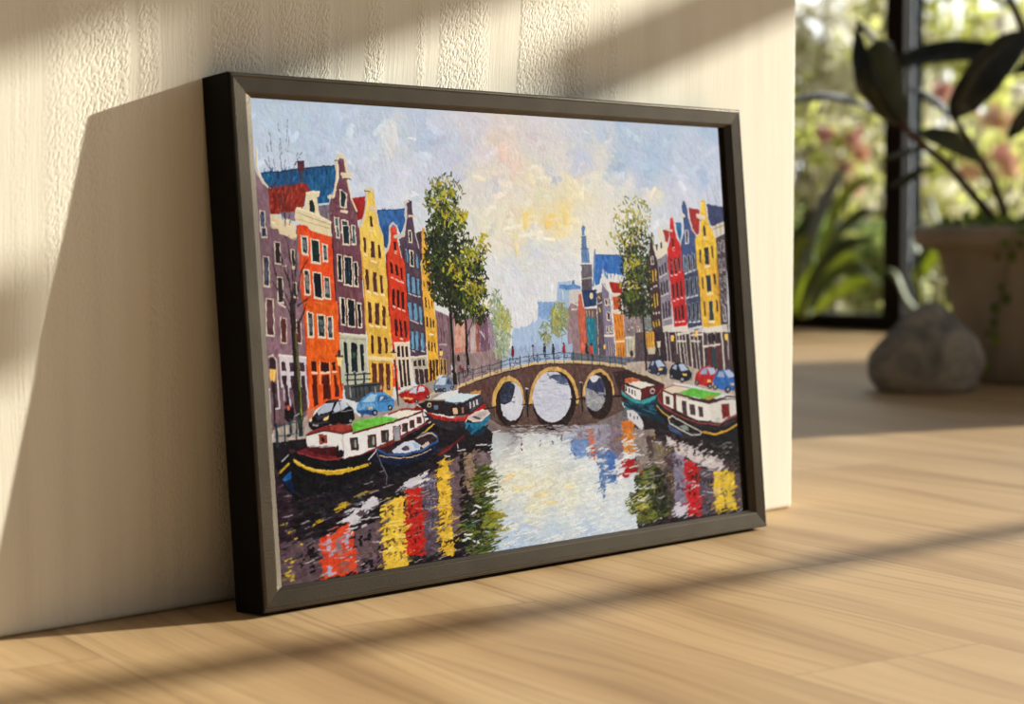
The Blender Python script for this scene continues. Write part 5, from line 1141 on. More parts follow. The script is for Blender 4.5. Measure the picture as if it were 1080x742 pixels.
# painted surface: every canvas cell is a vertex lifted by its paint thickness
gx, gy = np.meshgrid(np.arange(NX), np.arange(NY))
px_ = CX0 + (gx + .5) / NX * (CX1 - CX0); pv_ = CV0 + (gy + .5) / NY * (CV1 - CV0)
nn_ = N_CANVAS + np.clip(HGT, 0, 1.6) * RELIEF
co = np.stack([px_, -H * SIN_T + pv_ * SIN_T - nn_ * COS_T, pv_ * COS_T + nn_ * SIN_T], -1).reshape(-1, 3)
co -= np.array(fp.location)
idx = np.arange(NX * NY).reshape(NY, NX)
quads = np.stack([idx[:-1, :-1], idx[:-1, 1:], idx[1:, 1:], idx[1:, :-1]], -1).reshape(-1)
me = bpy.data.meshes.new('painted_canvas'); nq = (NX - 1) * (NY - 1)
me.vertices.add(NX * NY); me.vertices.foreach_set('co', co.astype(np.float32).ravel())
me.loops.add(nq * 4); me.loops.foreach_set('vertex_index', quads.astype(np.int32))
me.polygons.add(nq); me.polygons.foreach_set('loop_start', np.arange(0, nq * 4, 4, dtype=np.int32))
try: me.polygons.foreach_set('loop_total', np.full(nq, 4, np.int32))
except Exception: pass
me.update(calc_edges=True)
lc = np.where(CAN <= .04045, CAN / 12.92, ((CAN + .055) / 1.055) ** 2.4)
lm = lc.mean(2, keepdims=True); lc = np.clip(lm + (lc - lm) * .98 - .004, .0015, 1); lc = np.clip(lc * np.array(PIGMENT), 0, .97)
ca = me.color_attributes.new('pigment', 'FLOAT_COLOR', 'POINT')
ca.data.foreach_set('color', np.concatenate([lc.reshape(-1, 3), np.ones((NX * NY, 1))], 1).astype(np.float32).ravel())
m, nt, b = mat_new('oil_paint')
vc = N(nt, 'ShaderNodeVertexColor'); vc.layer_name = 'pigment'
tc = N(nt, 'ShaderNodeTexCoord').outputs['Object']
nz = noise_n(nt, mapping(nt, tc, (900, 900, 900)), 1.0, 3)
c = mixc(nt, .5, vc.outputs['Color'], ramp(nt, nz, [(.3, (.88, .88, .88)), (.7, (1, 1, 1))]), 'MULTIPLY')
nt.links.new(c, b.inputs['Base Color']); b.inputs['Roughness'].default_value = .55; b.inputs['Specular IOR Level'].default_value = .02
bp = N(nt, 'ShaderNodeBump'); bp.inputs['Strength'].default_value = .25; bp.inputs['Distance'].default_value = .0006
nt.links.new(nz, bp.inputs['Height']); nt.links.new(bp.outputs['Normal'], b.inputs['Normal'])
o = bpy.data.objects.new('painted_canvas', me); COL.objects.link(o); me.materials.append(m); o.parent = fp
me.polygons.foreach_set('use_smooth', [True] * nq)
o['label'] = 'oil painting surface with thick brushwork'

# ------------------------------------------------------------------ room shell
XW = 5.135                       # room face of the window wall
bm = bmesh.new(); bm_box(bm, -4.2, .9785, 0, .12, 0, 2.75, .006, 3)
struct(from_bm('wall_back', bm, M_WALL), 'cream combed plaster partition behind the framed painting', 'wall')
struct(box('floor', -4.2, XW + .14, -4.6, 6.2, -.05, 0, M_FLOOR), 'warm oak board floor with long grain', 'floor')
YW0, YW1 = -4.6, 6.2
M_PLAS = simple('warm_white_plaster', (.72, .67, .58), .8)
# side wall with tall dark window bays: posts at these places
def win_bay(name, y0, y1, z0, z1, label, rails=(), glass=True, jamb=True):
    t = empty(name, (XW + .07, (y0 + y1) / 2, z0), label, 'window'); t['kind'] = 'structure'
    f = .076
    box('window_frame', XW, XW + .13, y0, y0 + .03, z0, z1, M_WIN, t)
    if jamb: box('window_frame', XW, XW + .13, y1 - .03, y1, z0, z1, M_WIN, t)
    else: y1 += .0295
    box('window_sill', XW, XW + .13, y0 + .03, y1 - .03, z0, z0 + .062, M_WIN, t)
    box('window_frame', XW, XW + .13, y0 + .03, y1 - .03, z1 - .06, z1, M_WIN, t)
    for (ya, yb, za, zb) in rails: box('glazing_shade_bar', XW + .03, XW + .09, ya, yb, za, zb, M_WIN, t)
    if glass: box('window_pane', XW + .058, XW + .064, y0 + .03, y1 - .03, z0 + .062, z1 - .06, M_GLASS, t)
    return t
PY0, PY1 = 2.634, 2.698          # the dark post seen beside the plant
post = box('trim_1', XW, XW + .030, PY0, PY1, 0, 2.58, M_WIN); struct(post, 'dark bronze upright post of the garden window', 'post')
post = box('trim_2', XW + .030, XW + .135, PY0 + .002, PY1 - .002, 0, 2.58, M_OUT); struct(post, 'outer edge of the window post, sky reflection painted as blue grey', 'post')
win_bay('window_1', PY1, YW1, 0, 2.58, 'left pane of the dark framed garden window')
win_bay('window_2', 1.15, PY0, 0, 2.58, 'right pane of the dark framed garden window behind the pot', jamb=False)
struct(box('wall_right_shade_pier', XW, XW + .14, -.62, 1.15, 0, 2.75, M_PLAS), 'unseen plaster pier added between two windows to shade the pot', 'wall')  # solid pier added out of view to shade the pot and floor
struct(box('wall_right_head', XW, XW + .14, YW0, YW1, 2.58, 2.95, M_PLAS) , 'plaster lintel over the windows', 'wall')
win_bay('window_3', -4.6, -.62, 0, 2.58, 'wide window bay on the sunny side of the room',
        rails=((-1.62, -.65, 2.218, 2.292), (-4.57, -1.855, 2.212, 2.300), (-1.80, -1.615, 2.385, 2.53)), glass=True)  # unseen bars cut clear of the painting; short block added for wall shade

# ------------------------------------------------------------------ rock
def rock():
    c = at(977, 371, 4.52); cx, cy = c.x, c.y
    R = Vector((CAM_R[0], CAM_R[1], 0)); Fd = Vector((CAM_FW[0], CAM_FW[1], 0)).normalized()
    hs = [0, .02, .08, .18, .30, .42, .54, .66, .77, .86, .93, .975, 1.0]; rs = [.78, .85, .92, .98, 1.0, .975, .88, .74, .58, .43, .31, .19, .03]
    bm = bmesh.new(); n = 96; rings = []
    for i in range(61):
        h = i / 60; r = float(np.interp(h, hs, rs)); ring = []
        for k in range(n):
            t = 2 * math.pi * k / n; ca_, sa_ = math.cos(t), math.sin(t)
            p = Vector((ca_ * r, sa_ * r, h * 2)); f = 1 + .07 * noise.noise(p * 1.3 + Vector((3, 1, 0))) + .03 * noise.noise(p * 3.6) + .010 * noise.noise(p * 11)
            q = R * (ca_ * r * .139 * f + .014 * h ** 2) + Fd * (sa_ * r * .118 * f)
            z = h * .217 * (1 + .05 * noise.noise(p * 2.2)) if 0 < i else 0
            ring.append(bm.verts.new(Vector((cx, cy, 0)) + q + Vector((0, 0, z))))
        rings.append(ring)
    for i in range(60):
        for k in range(n): bm.faces.new((rings[i][k], rings[i][(k + 1) % n], rings[i + 1][(k + 1) % n], rings[i + 1][k]))
    bm.faces.new(rings[0][::-1]); bm.faces.new(rings[-1])
    m, nt, b = mat_new('weathered_stone')
    tc = N(nt, 'ShaderNodeTexCoord').outputs['Object']
    n1 = noise_n(nt, tc, 9, 6, .6, .6); n2 = noise_n(nt, tc, 45, 5, .7)
    c = ramp(nt, n1, [(.3, (.10, .098, .088)), (.45, (.27, .26, .235)), (.58, (.50, .44, .36)), (.8, (.29, .28, .255))])
    c = mixc(nt, .5, c, ramp(nt, n2, [(.35, (.6, .6, .6)), (.6, (1, 1, 1))]), 'MULTIPLY')
    nt.links.new(c, b.inputs['Base Color']); b.inputs['Roughness'].default_value = .85
    bp = N(nt, 'ShaderNodeBump'); bp.inputs['Strength'].default_value = .6; bp.inputs['Distance'].default_value = .01; nt.links.new(n1, bp.inputs['Height']); nt.links.new(bp.outputs['Normal'], b.inputs['Normal'])
    o = from_bm('stone', bm, m, None, True)
    tag(o, 'rounded grey brown stone on the floor in front of the pot', 'stone')
rock()

# ------------------------------------------------------------------ plant pot with rubber plant
PD = 4.86
pc = ground(1092, PD); ppx = PD / F_PX
pot = empty('plant_pot', pc, 'big weathered clay pot with a rolled rim beside the stone', 'plant pot')
def lathe(name, prof, c, n=72, wob=0):
    V = []; F = []
    for (r, z) in prof:
        for k in range(n):
            t = 2 * math.pi * k / n; rr = r * (1 + wob * noise.noise(Vector((math.cos(t) * 1.5, math.sin(t) * 1.5, z * 6))))
            V.append((c.x + rr * math.cos(t), c.y + rr * math.sin(t), c.z + z))
    for i in range(len(prof) - 1):
        for k in range(n): F.append((i * n + k, i * n + (k + 1) % n, (i + 1) * n + (k + 1) % n, (i + 1) * n + k))
    F.append(tuple(range(n - 1, -1, -1)))
    me = bpy.data.meshes.new(name); me.from_pydata(V, [], F); me.update(); return me
m, nt, b = mat_new('weathered_clay')
tc = N(nt, 'ShaderNodeTexCoord').outputs['Object']
n1 = noise_n(nt, mapping(nt, tc, (9, 9, 1.6)), 1.0, 5, .6); n2 = noise_n(nt, tc, 7, 4)
c = ramp(nt, n1, [(.3, (.31, .25, .19)), (.55, (.43, .355, .275)), (.75, (.50, .42, .33))]); c = mixc(nt, .35, c, ramp(nt, n2, [(.35, (.27, .23, .18)), (.65, (.52, .44, .345))]))
nt.links.new(c, b.inputs['Base Color']); b.inputs['Roughness'].default_value = .85
bp = N(nt, 'ShaderNodeBump'); bp.inputs['Strength'].default_value = .4; bp.inputs['Distance'].default_value = .006; nt.links.new(n1, bp.inputs['Height']); nt.links.new(bp.outputs['Normal'], b.inputs['Normal'])
M_POT = m
body = [(.0, 0), (.178, 0), (.190, .008), (.198, .05), (.208, .12), (.220, .19), (.232, .25), (.243, .30), (.253, .333), (.262, .345)]
link('pot_body', lathe('pot_body', body, pc, wob=.012), M_POT, pot, True)
rim = [(.250, .338), (.268, .345), (.300, .352), (.314, .360), (.318, .375), (.316, .395), (.309, .403), (.298, .406), (.286, .402), (.280, .390), (.276, .345)]
me = lathe('pot_rim', rim, pc, wob=.01)
link('pot_rim', me, M_POT, pot, True)
M_SOIL = simple('dark_potting_soil', (.035, .025, .018), .95, 0, .2, .4, 60, .8, 90)
soil = [(.0001, .398), (.10, .396), (.20, .392), (.279, .388)]
me = lathe('soil', soil, pc, 48, .0); link('soil', me, M_SOIL, pot, True)

def leaf_mesh(name, mid, widths, side, cup=.3, fold=0.0, nw=8, thick=.0022, left=1.0, right=1.0):
    """broad leaf: midrib through `mid`, half-widths along it, `side` = direction of the blade, cupped towards side x rib"""
    mid = smooth_path(mid, 5); n = len(mid); V = []; F = []
    side = [Vector(s) for s in (side if isinstance(side[0], (list, tuple, Vector)) else [side])]
    def wid(t):
        x = t * (len(widths) - 1); i = min(int(x), len(widths) - 2); f = x - i; f = f * f * (3 - 2 * f); return widths[i] * (1 - f) + widths[i + 1] * f
    for layer in (0, 1):
        for i, p in enumerate(mid):
            t = i / (n - 1)
            d = (mid[min(i + 1, n - 1)] - mid[max(i - 1, 0)]).normalized()
            k = t * (len(side) - 1); ii = min(int(k), len(side) - 1); s = side[ii].lerp(side[min(ii + 1, len(side) - 1)], k - ii)
            s = (s - d * s.dot(d)).normalized(); u = d.cross(s).normalized()
            w = wid(t)
            for j in range(nw + 1):
                a = (j / nw) * 2 - 1; k_ = a * (left if a < 0 else right)
                V.append(p + s * (w * k_) + u * (w * (cup * k_ * k_ + fold * abs(k_)) + .0015 * math.sin(i * 1.3) * abs(a) - (thick if layer else 0)))
    m_ = nw + 1; L0 = n * m_
    for i in range(n - 1):
        for j in range(nw):
            a = i * m_ + j
            F.append((a, a + 1, a + m_ + 1, a + m_)); F.append((L0 + a, L0 + a + m_, L0 + a + m_ + 1, L0 + a + 1))
        for j in (0, nw):
            a = i * m_ + j; F.append((a, a + m_, L0 + a + m_, L0 + a))
    for i in (0, n - 1):
        for j in range(nw): a = i * m_ + j; F.append((a, a + 1, L0 + a + 1, L0 + a))
    me = bpy.data.meshes.new(name); me.from_pydata([tuple(v) for v in V], [], F); me.update()
    bm = bmesh.new(); bm.from_mesh(me); bmesh.ops.recalc_face_normals(bm, faces=bm.faces[:]); bm.to_mesh(me); bm.free()
    return me

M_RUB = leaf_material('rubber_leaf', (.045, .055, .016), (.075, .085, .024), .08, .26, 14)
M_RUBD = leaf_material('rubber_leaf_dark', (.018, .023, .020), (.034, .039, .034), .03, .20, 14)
M_RIB = simple('pale_leaf_rib', (.12, .14, .07), .5)
M_STEM = simple('brown_plant_stem', (.10, .055, .035), .6, 0, .4, .3, 40)
rub = empty('rubber_plant', Vector((pc.x, pc.y, .392)), 'dark leaved rubber plant with reddish stems growing in the clay pot', 'plant')
def stem(points, r0, r1, d0=PD, parent=rub, name='stem', mat=None):
    ps = []
    for i, q in enumerate(points):
        dd = q[2] if len(q) > 2 else d0
        ps.append(at(q[0], q[1], dd))
    ps = smooth_path(ps, 4); n = len(ps)
    return link(name, tube_mesh(name, ps, [r0 + (r1 - r0) * i / (n - 1) for i in range(n)]), mat or M_STEM, parent, True)
stem([(1052, 236, 4.86), (1040, 222, 4.83), (1022, 200, 4.80), (1000, 175, 4.77), (975, 154, 4.74), (958, 138, 4.72), (950, 124, 4.72)], .0125, .0085)
stem([(1062, 236, 4.88), (1056, 215, 4.86), (1046, 190, 4.85), (1032, 165, 4.84), (1020, 145, 4.83), (1006, 124, 4.82)], .0115, .0075)
stem([(1096, 236, 4.9), (1098, 160, 4.88), (1094, 90, 4.86), (1083, 45, 4.84), (1074, 20, 4.84), (1066, 0, 4.84), (1058, -30, 4.84)], .012, .009)
UP = Vector(CAM_U); RT = Vector(CAM_R); BK = Vector(CAM_FW)
def leaf(points, widths, side, mat=M_RUB, cup=.3, fold=0., nw=8, rib=True, parent=rub, left=1., right=1., thick=.0022):
    ps = [at(*q) for q in points]
    w = [x * ppx for x in widths]
    o = link('leaf', leaf_mesh('leaf', ps, w, side, cup, fold, nw, thick, left, right), mat, parent, True)
    return o
# 1 upright cupped leaf at the left: narrow half with its shade painted in the dark leaf colour, olive broad half
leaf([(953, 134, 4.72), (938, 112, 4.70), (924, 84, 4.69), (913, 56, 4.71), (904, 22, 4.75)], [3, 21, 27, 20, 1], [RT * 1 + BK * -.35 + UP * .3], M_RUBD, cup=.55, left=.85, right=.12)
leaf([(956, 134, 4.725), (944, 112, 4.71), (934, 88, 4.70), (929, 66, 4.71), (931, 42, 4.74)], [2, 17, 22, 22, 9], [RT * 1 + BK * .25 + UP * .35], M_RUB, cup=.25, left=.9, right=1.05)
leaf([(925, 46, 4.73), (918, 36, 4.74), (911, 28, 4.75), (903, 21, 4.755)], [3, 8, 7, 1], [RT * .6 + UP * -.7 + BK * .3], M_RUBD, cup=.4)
# 2 horizontal leaf behind, seen nearly edge on
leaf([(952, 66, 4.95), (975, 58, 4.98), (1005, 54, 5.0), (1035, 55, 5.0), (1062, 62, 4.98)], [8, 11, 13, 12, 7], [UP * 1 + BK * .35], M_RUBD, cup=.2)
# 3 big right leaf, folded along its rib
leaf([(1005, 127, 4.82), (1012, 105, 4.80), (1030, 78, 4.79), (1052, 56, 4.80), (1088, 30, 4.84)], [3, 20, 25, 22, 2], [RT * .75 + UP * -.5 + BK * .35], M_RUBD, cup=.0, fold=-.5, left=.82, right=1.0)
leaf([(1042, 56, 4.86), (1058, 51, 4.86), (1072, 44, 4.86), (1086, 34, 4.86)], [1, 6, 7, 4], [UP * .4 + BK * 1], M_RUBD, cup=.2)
# 5 long arching leaf reaching left past the wall edge
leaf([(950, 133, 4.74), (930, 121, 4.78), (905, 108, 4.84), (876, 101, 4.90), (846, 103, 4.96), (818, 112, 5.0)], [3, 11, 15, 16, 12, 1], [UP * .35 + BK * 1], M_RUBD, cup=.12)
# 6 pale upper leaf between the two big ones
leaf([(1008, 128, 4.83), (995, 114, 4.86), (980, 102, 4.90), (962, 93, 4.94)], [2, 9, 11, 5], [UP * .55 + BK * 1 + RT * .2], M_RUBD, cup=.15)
# 7 lower olive leaf
leaf([(970, 141, 4.74), (984, 143, 4.75), (1002, 149, 4.76), (1020, 160, 4.78), (1037, 171, 4.8)], [3, 9, 12, 9, 1], [UP * 1 + BK * .3 + RT * .3], M_RUB, cup=.2)
stem([(1003, 178, 4.775), (1004, 170, 4.77), (1006, 156, 4.765)], .004, .003)
# 8, 9 small leaves to the left of the stem
leaf([(976, 157, 4.74), (962, 158, 4.75), (946, 164, 4.78), (929, 170, 4.8)], [1, 5, 5, 1], [UP * .7 + BK * 1], M_RUB, cup=.2)
leaf([(986, 176, 4.76), (970, 180, 4.77), (955, 189, 4.78), (938, 198, 4.8)], [1, 4, 7, 1], [UP * 1 + BK * .8], M_RUB, cup=.2)
# 10-12 leaves at the right edge
leaf([(1092, 108, 4.82), (1082, 120, 4.82), (1072, 134, 4.82), (1063, 146, 4.83)], [6, 10, 9, 2], [RT * 1 + BK * .3], M_RUBD, cup=.2)
leaf([(1093, 66, 4.84), (1082, 70, 4.84), (1070, 78, 4.85)], [8, 8, 2], [UP * 1 + BK * .4], M_RUBD, cup=.2)
leaf([(1068, 6, 4.85), (1056, 1, 4.86), (1040, -6, 4.87), (1016, -16, 4.88)], [2, 6, 8, 1], [UP * .6 + BK * 1], M_RUBD, cup=.2)
leaf([(1092, 20, 4.86), (1110, 10, 4.86), (1130, -10, 4.9), (1150, -40, 4.9)], [2, 18, 20, 1], [UP * .7 + BK * .8], M_RUB, cup=.2)
leaf([(1100, 120, 4.9), (1120, 100, 4.9), (1140, 90, 4.9), (1165, 95, 4.9)], [2, 15, 17, 1], [UP * .9 + BK * .6], M_RUB, cup=.2)

# ground cover in the pot and a trailing vine down its face
M_GC = leaf_material('small_green_leaf', (.09, .16, .03), (.20, .30, .05), .4, .4, 20)
M_LIME = leaf_material('lime_leaf', (.30, .42, .05), (.42, .52, .08), .45, .4, 20)
def leafcloud(name, items, mat, parent, rnd, smooth=False):
    """items: (centre, length, width) -> one mesh of small folded leaves"""
    V = []; F = []
    for (p, ln, w) in items:
        d = Vector((rnd.gauss(0, 1), rnd.gauss(0, 1), rnd.gauss(.2, .8))).normalized()
        s = d.cross(Vector((rnd.gauss(0, 1), rnd.gauss(0, 1), rnd.gauss(0, 1)))).normalized(); u = d.cross(s)
        i = len(V); q = [p - d * ln * .5, p - d * ln * .18 + s * w * .5 + u * w * .12, p + d * ln * .22 + s * w * .42 + u * w * .1, p + d * ln * .55 - u * w * .12, p + d * ln * .22 - s * w * .42 + u * w * .1, p - d * ln * .18 - s * w * .5 + u * w * .12, p]
        V += q; F += [(i, i + 1, i + 6), (i + 1, i + 2, i + 6), (i + 2, i + 3, i + 6), (i + 3, i + 4, i + 6), (i + 4, i + 5, i + 6), (i + 5, i, i + 6)]
    me = bpy.data.meshes.new(name); me.from_pydata([tuple(v) for v in V], [], F); me.update()
    return link(name, me, mat, parent, smooth)
rnd = random.Random(5)
gc = empty('ground_cover_plant', Vector((pc.x, pc.y, .392)), 'low leafy green plant covering the soil of the clay pot', 'plant')
items = []
for i in range(420):
    a = rnd.uniform(0, 2 * math.pi); r = .27 * rnd.random() ** .5
    items.append((Vector((pc.x + r * math.cos(a), pc.y + r * math.sin(a), .40 + abs(rnd.gauss(0, .016)))), rnd.uniform(.018, .034), rnd.uniform(.014, .024)))
leafcloud('foliage', items[:300], M_GC, gc, rnd); leafcloud('new_leaves', items[300:], M_LIME, gc, rnd)
vine = empty('trailing_vine', Vector((pc.x, pc.y, .39)) - Vector((CAM_FW[0], CAM_FW[1], 0)) * .27, 'thin green vine with round leaves trailing down the clay pot', 'vine')
def on_pot(px, py, off=.006):
    """point on the pot's face seen at px,py"""
    o = Vector(CAM_LOC); d = (at(px, py, 1) - o)
    best = None
    for i in range(4000):
        s = 4.3 + i * .0002; p = o + d * s; z = p.z
        rr = np.interp(z, [a[1] for a in body[1:]] + [.352, .375, .395], [a[0] for a in body[1:]] + [.300, .318, .316]) + off
        if math.hypot(p.x - pc.x, p.y - pc.y) < rr: return p
    return at(px, py, 4.6)
vp = [on_pot(*q) for q in ((1070, 240), (1068, 256), (1064, 272), (1060, 290), (1058, 305), (1054, 322), (1050, 342), (1048, 360), (1040, 384))]
link('vine_stem', tube_mesh('vine_stem', smooth_path(vp, 3), [.0016] * (3 * (len(vp) - 1) + 1), 6), M_GC, vine, True)
def disc_leaf(px, py, r, mat, name='leaf'):
    p = on_pot(px, py, .012); nrm = (Vector((p.x - pc.x, p.y - pc.y, .0))).normalized(); nrm = (nrm + Vector((rnd.gauss(0, .25), rnd.gauss(0, .25), rnd.gauss(.2, .25)))).normalized()
    s = nrm.cross(Vector((0, 0, 1))).normalized(); u = s.cross(nrm)
    V = [tuple(p + nrm * .003)]; n = 14; r *= ppx
    for k in range(n):
        t = 2 * math.pi * k / n; V.append(tuple(p + (s * math.cos(t) * .85 + u * math.sin(t)) * r * (1.12 if k == n * 3 // 4 else 1)))
    F = [(0, 1 + k, 1 + (k + 1) % n) for k in range(n)]
    me = bpy.data.meshes.new(name); me.from_pydata(V, [], F); me.update(); link(name, me, mat, vine, False)
for (x, y, r, mt) in ((1060, 256, 5.5, M_GC), (1076, 257, 5, M_GC), (1067, 271, 5.5, M_GC), (1056, 302, 4, M_GC), (1062, 315, 5.5, M_GC), (1049, 325, 5.5, M_GC), (1048, 340, 5, M_GC), (1042, 351, 4, M_GC), (1050, 358, 6.5, M_LIME), (1039, 386, 6.5, M_LIME), (1052, 271, 3.5, M_GC), (1078, 244, 5, M_GC)):
    disc_leaf(x, y, r, mt)

# ------------------------------------------------------------------ garden outside
M_LAWN = simple('garden_grass', (.32, .33, .16), .95, 0, .1, .4, 3, .5, 30)
lw = box('garden_lawn', XW + .14, 26, -14, 26, -.12, -.03, M_LAWN); struct(lw, 'mown grass outside the window', 'lawn')
M_KERB = simple('grey_garden_stone', (.34, .36, .33), .8, 0, .3, .15, 5, .3, 30)
k = box('stone_step', XW + .145, XW + .20, 1.2, 8, -.04, .062, M_KERB); tag(k, 'low grey stone step just outside the window', 'step')
wall_c = at(880, 371, 8.42)
bm = bmesh.new(); bm_box(bm, -1.3, 1.3, -.14, .14, .405, .455, .01, 2); bm_box(bm, -1.1, -.95, -.11, .11, -.03, .405); bm_box(bm, .95, 1.1, -.11, .11, -.03, .405)
o = from_bm('stone_bench', bm, M_KERB); o.rotation_euler = (0, 0, -YAW); o.location = (wall_c.x - .35 * CAM_R[0], wall_c.y - .35 * CAM_R[1], 0); tag(o, 'low grey stone bench in the garden seen through the left pane', 'bench')

def LM(n, a, b, tr=.6): return leaf_material(n, a, b, tr, .55, 3)
MG = [LM('olive_leaf', (.40, .40, .14), (.56, .54, .24)), LM('yellow_green_leaf', (.62, .66, .16), (.80, .80, .30), .6), LM('mid_green_leaf', (.20, .28, .08), (.34, .42, .12)),
      LM('hazy_pale_leaf', (.66, .61, .46), (.76, .71, .56)), LM('pale_sky_gap', (.88, .84, .76), (.95, .93, .88), .45), LM('pink_flower', (.66, .32, .31), (.76, .42, .38), .4), LM('salmon_flower', (.78, .46, .32), (.85, .58, .42), .4)]  # the pale leaf beside the petals carries the garden's hazy light in its colour
M_BARK = simple('shrub_bark', (.12, .085, .06), .9, 0, .2, .3, 20)
def shrub(label, px, depth, w, h, n, leaf_ln, mats, seed, z0=.0, flowers=None, cat='shrub', group='shrubs beyond the window'):
    rn = random.Random(seed); g = ground(px, depth)
    t = empty('garden_shrub', Vector((g.x, g.y, -.03)), label, cat, group)
    # stems
    bm_all = []
    V = []; F = []
    for k in range(7):
        a = rn.uniform(0, 6.28); r = rn.uniform(.3, .8) * w
        ps = smooth_path([g + Vector((0, 0, -.03)), g + Vector((math.cos(a) * r * .3, math.sin(a) * r * .3, h * .4)), g + Vector((math.cos(a) * r, math.sin(a) * r, h * rn.uniform(.7, .92)))], 3)
        me = tube_mesh('s', ps, [.018 - .013 * i / (len(ps) - 1) for i in range(len(ps))], 5)
        o_ = len(V); V += [tuple(v.co) for v in me.vertices]; F += [tuple(o_ + i for i in p.vertices) for p in me.polygons]; bpy.data.meshes.remove(me)
    me = bpy.data.meshes.new('stems'); me.from_pydata(V, [], F); me.update(); link('stems', me, M_BARK, t)
    clumps = [(rn.uniform(-.75, .75) * w, rn.uniform(-.75, .75) * w, z0 + rn.random() ** .8 * (h - z0), rn.uniform(.10, .22) * w + .03) for _ in range(26)]
    sets = {}
    for i in range(n):
        c = clumps[rn.randrange(len(clumps))]; s = c[3]
        p = g + Vector((max(-w, min(w, c[0] + rn.gauss(0, s))), max(-w, min(w, c[1] + rn.gauss(0, s))), max(.02, c[2] + rn.gauss(0, s))))
        mi = mats[(clumps.index(c) + (0 if rn.random() < .8 else 1)) % len(mats)]
        sets.setdefault(mi, []).append((p, leaf_ln * rn.uniform(.6, 1.3), leaf_ln * rn.uniform(.35, .6)))
    for mi, it in sets.items(): leafcloud('foliage' if mi < 4 else 'sky_gap_petals', it, MG[mi], t, rn)  # pale petals added in place of bright sky gaps
    if 'dark' in label: pass
    if flowers:
        for (fx, fy, r, mi) in flowers:
            c = at(fx, fy, depth - .25); it = [(c + Vector((rn.gauss(0, r), rn.gauss(0, r), rn.gauss(0, r))), .05, .04) for _ in range(34)]
            leafcloud('flower_head', it, MG[mi], t, rn)
    return t
shrub('tall olive shrub with haze put into its pale leaf colour at the left edge of the view', 848, 10.3, .36, 1.9, 480, .12, [3, 3, 0, 3], 1)
shrub('olive shrub behind the window post', 925, 11.6, .42, 2.0, 800, .12, [0, 1, 3], 3)
shrub('bright yellow green shrub right of the window post, high in the view', 1008, 10.6, .42, 2.0, 1000, .12, [1, 1, 0, 3], 2)
shrub('pale shrub with haze put into its leaf colour at the far right of the garden', 1088, 11.9, .42, 1.9, 800, .12, [3, 1, 0, 4], 4)
shrub('pink flowering shrub left of the window post', 878, 9.45, .24, 1.0, 380, .07, [0, 3, 1], 5, .2, [(870, 142, .014, 5), (884, 150, .012, 1), (900, 146, .018, 5), (908, 162, .014, 6), (892, 176, .014, 6), (903, 196, .014, 5), (862, 168, .02, 1)], 'flowering shrub')
shrub('pink flowering shrub seen between the rubber plant leaves', 1052, 9.2, .26, 1.0, 380, .07, [1, 0, 3], 6, .2, [(1047, 124, .024, 5), (1060, 130, .024, 6), (1057, 165, .03, 5), (1066, 176, .02, 6), (1022, 182, .02, 6), (994, 96, .02, 5), (974, 200, .02, 6), (1060, 24, .024, 4), (1077, 95, .022, 4)], 'flowering shrub')  # the palest heads are added to stand for bright sky gaps
shrub('low dark green shrub under the stone bench', 850, 7.95, .10, .40, 700, .055, [2, 2, 0], 9)
shrub('low dark green shrub close to the window post', 922, 8.15, .11, .38, 600, .055, [2, 2, 0], 10)
shrub('low pale green shrub right of the post', 992, 7.75, .13, .55, 420, .07, [3, 1, 3, 0], 8)
for k, (lab, px, d, hh, w_) in enumerate((('dense hedge at the back of the garden, left stretch', 845, 13.8, 2.0, .66), ('dense hedge at the back of the garden, middle stretch', 965, 16.0, 2.2, .66), ('dense hedge at the back of the garden, right stretch', 1085, 14.0, 2.1, .66))):
    shrub(lab, px, d, w_, hh, 1300, .17, [3, 0, 1, 4], 20 + k, group='hedge at the back of the garden')

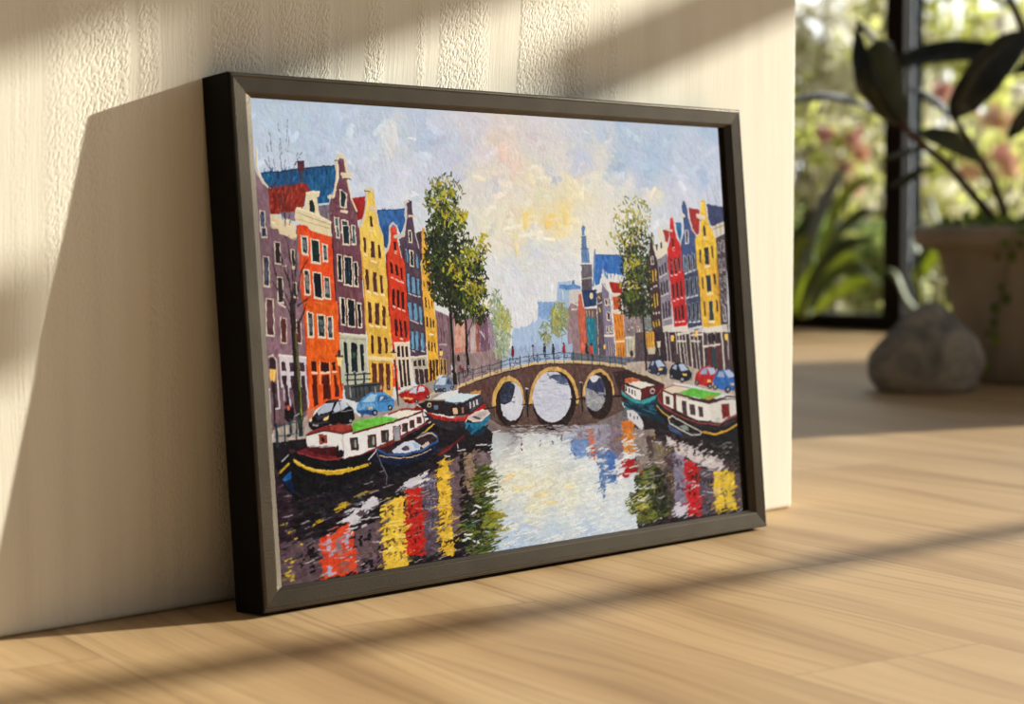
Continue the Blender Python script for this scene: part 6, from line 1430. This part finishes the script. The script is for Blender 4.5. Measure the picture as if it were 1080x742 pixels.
# broad strap-leaved clumps close to the glass
M_STRAP = LM('strap_leaf', (.10, .13, .05), (.20, .24, .08), .3); M_STRAPL = LM('sunlit_lime_strap_leaf', (.50, .58, .10), (.62, .68, .18), .5); M_BLUE = LM('blue_grey_strap_leaf', (.26, .29, .28), (.36, .38, .36), .2)  # lime copy of the strap leaf has sunlight put into its colour
def straps(label, base, depth, specs):
    g = ground(base, depth)
    t = empty('strap_leaf_plant', Vector((g.x, g.y, -.03)), label, 'plant', 'strap leaved plants outside the window')
    for (p, w, mt) in specs:
        ps = [at(x, y, depth + dz) for (x, y, dz) in p]
        me = leaf_mesh('leaf', ps, [v * depth / F_PX for v in w], [UP * 1 + BK * .5], .25, 0, 4, .002)
        link('leaf', me, mt, t, True)
base_ = (862, 352)
straps('strap leaved plant with lime leaves coloured as sunlit left of the post', 862, 7.0, [
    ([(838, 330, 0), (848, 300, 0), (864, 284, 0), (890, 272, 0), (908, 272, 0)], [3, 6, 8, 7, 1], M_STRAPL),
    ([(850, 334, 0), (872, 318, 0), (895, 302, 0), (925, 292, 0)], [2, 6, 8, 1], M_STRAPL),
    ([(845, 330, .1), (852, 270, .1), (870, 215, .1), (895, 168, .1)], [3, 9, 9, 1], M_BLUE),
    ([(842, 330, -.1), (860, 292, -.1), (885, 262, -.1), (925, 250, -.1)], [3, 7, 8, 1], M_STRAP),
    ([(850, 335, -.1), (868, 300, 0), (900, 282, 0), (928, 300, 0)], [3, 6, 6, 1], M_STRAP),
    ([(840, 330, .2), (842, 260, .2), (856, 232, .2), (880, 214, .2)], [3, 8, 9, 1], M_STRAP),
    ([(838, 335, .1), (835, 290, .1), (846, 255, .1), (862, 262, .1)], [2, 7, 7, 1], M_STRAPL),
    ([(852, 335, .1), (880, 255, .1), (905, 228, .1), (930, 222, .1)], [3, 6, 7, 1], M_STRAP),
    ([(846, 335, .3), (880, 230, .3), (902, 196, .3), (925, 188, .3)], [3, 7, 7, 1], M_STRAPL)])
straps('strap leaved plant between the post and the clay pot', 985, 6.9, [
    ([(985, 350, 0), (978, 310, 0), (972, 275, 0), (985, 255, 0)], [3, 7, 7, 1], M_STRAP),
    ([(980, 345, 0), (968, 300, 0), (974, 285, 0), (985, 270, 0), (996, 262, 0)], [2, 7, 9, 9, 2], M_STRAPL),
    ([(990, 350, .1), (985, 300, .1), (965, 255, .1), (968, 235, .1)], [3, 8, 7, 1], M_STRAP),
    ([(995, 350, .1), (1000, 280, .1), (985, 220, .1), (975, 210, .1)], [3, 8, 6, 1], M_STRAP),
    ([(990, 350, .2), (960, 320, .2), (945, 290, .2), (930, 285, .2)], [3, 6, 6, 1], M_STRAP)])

# unseen beam and post added to cast the shadow band across the floor
M_WOOD = simple('grey_beam_timber', (.16, .12, .09), .8)
pg = empty('shadow_beam', (7.95, -2.44, -.03), 'unseen timber beam and post added outside to cast the floor shadow', 'shadow_beam')
bm = bmesh.new(); bm_box(bm, XW + .141, 8.0, -.021, .021, 2.28, 2.325)
for v in bm.verts: v.co.y += -2.44 + (v.co.x - 6.4) * -.075
from_bm('beam', bm, M_WOOD, pg)
box('post', 7.93, 8.0, -2.60, -2.53, -.03, 2.28, M_WOOD, pg)

# ------------------------------------------------------------------ light
sun = bpy.data.lights.new('sun', 'SUN'); sun.energy = SUN_E; sun.angle = math.radians(.5); sun.color = SUN_C
so = bpy.data.objects.new('sun', sun); COL.objects.link(so)
so.rotation_euler = Vector(SUN_D).to_track_quat('-Z', 'Y').to_euler(); so.location = (8, -3, 4)
wd = bpy.data.worlds.new('sky'); bpy.context.scene.world = wd; wd.use_nodes = True; nt = wd.node_tree
bg = nt.nodes['Background']; tc = N(nt, 'ShaderNodeTexCoord').outputs['Generated']
sx = N(nt, 'ShaderNodeSeparateXYZ'); nt.links.new(tc, sx.inputs[0])
f = math_n(nt, 'ADD', math_n(nt, 'MULTIPLY', sx.outputs[0], .5), .5)      # bright garden side (+x), dim room side (-x)
c = ramp(nt, f, WORLD)
nt.links.new(c, bg.inputs['Color']); bg.inputs['Strength'].default_value = WORLD_S

# ------------------------------------------------------------------ camera
cam = bpy.data.cameras.new('camera'); cam.sensor_width = 36; cam.lens = F_PX * 36 / 1080; cam.clip_end = 200; cam.clip_start = .05
co_ = bpy.data.objects.new('camera', cam); COL.objects.link(co_)
mt = Matrix((CAM_R, CAM_U, [-v for v in CAM_FW])).transposed().to_4x4(); mt.translation = Vector(CAM_LOC); co_.matrix_world = mt
cam.dof.use_dof = True; cam.dof.focus_distance = 2.02; cam.dof.aperture_fstop = FSTOP
sc = bpy.context.scene; sc.camera = co_
sc.view_settings.view_transform = 'Standard'; sc.view_settings.look = 'None'; sc.view_settings.gamma = 1; sc.view_settings.use_curve_mapping = False
sc.view_settings.exposure = EXPO
sc.cycles.use_denoising = True
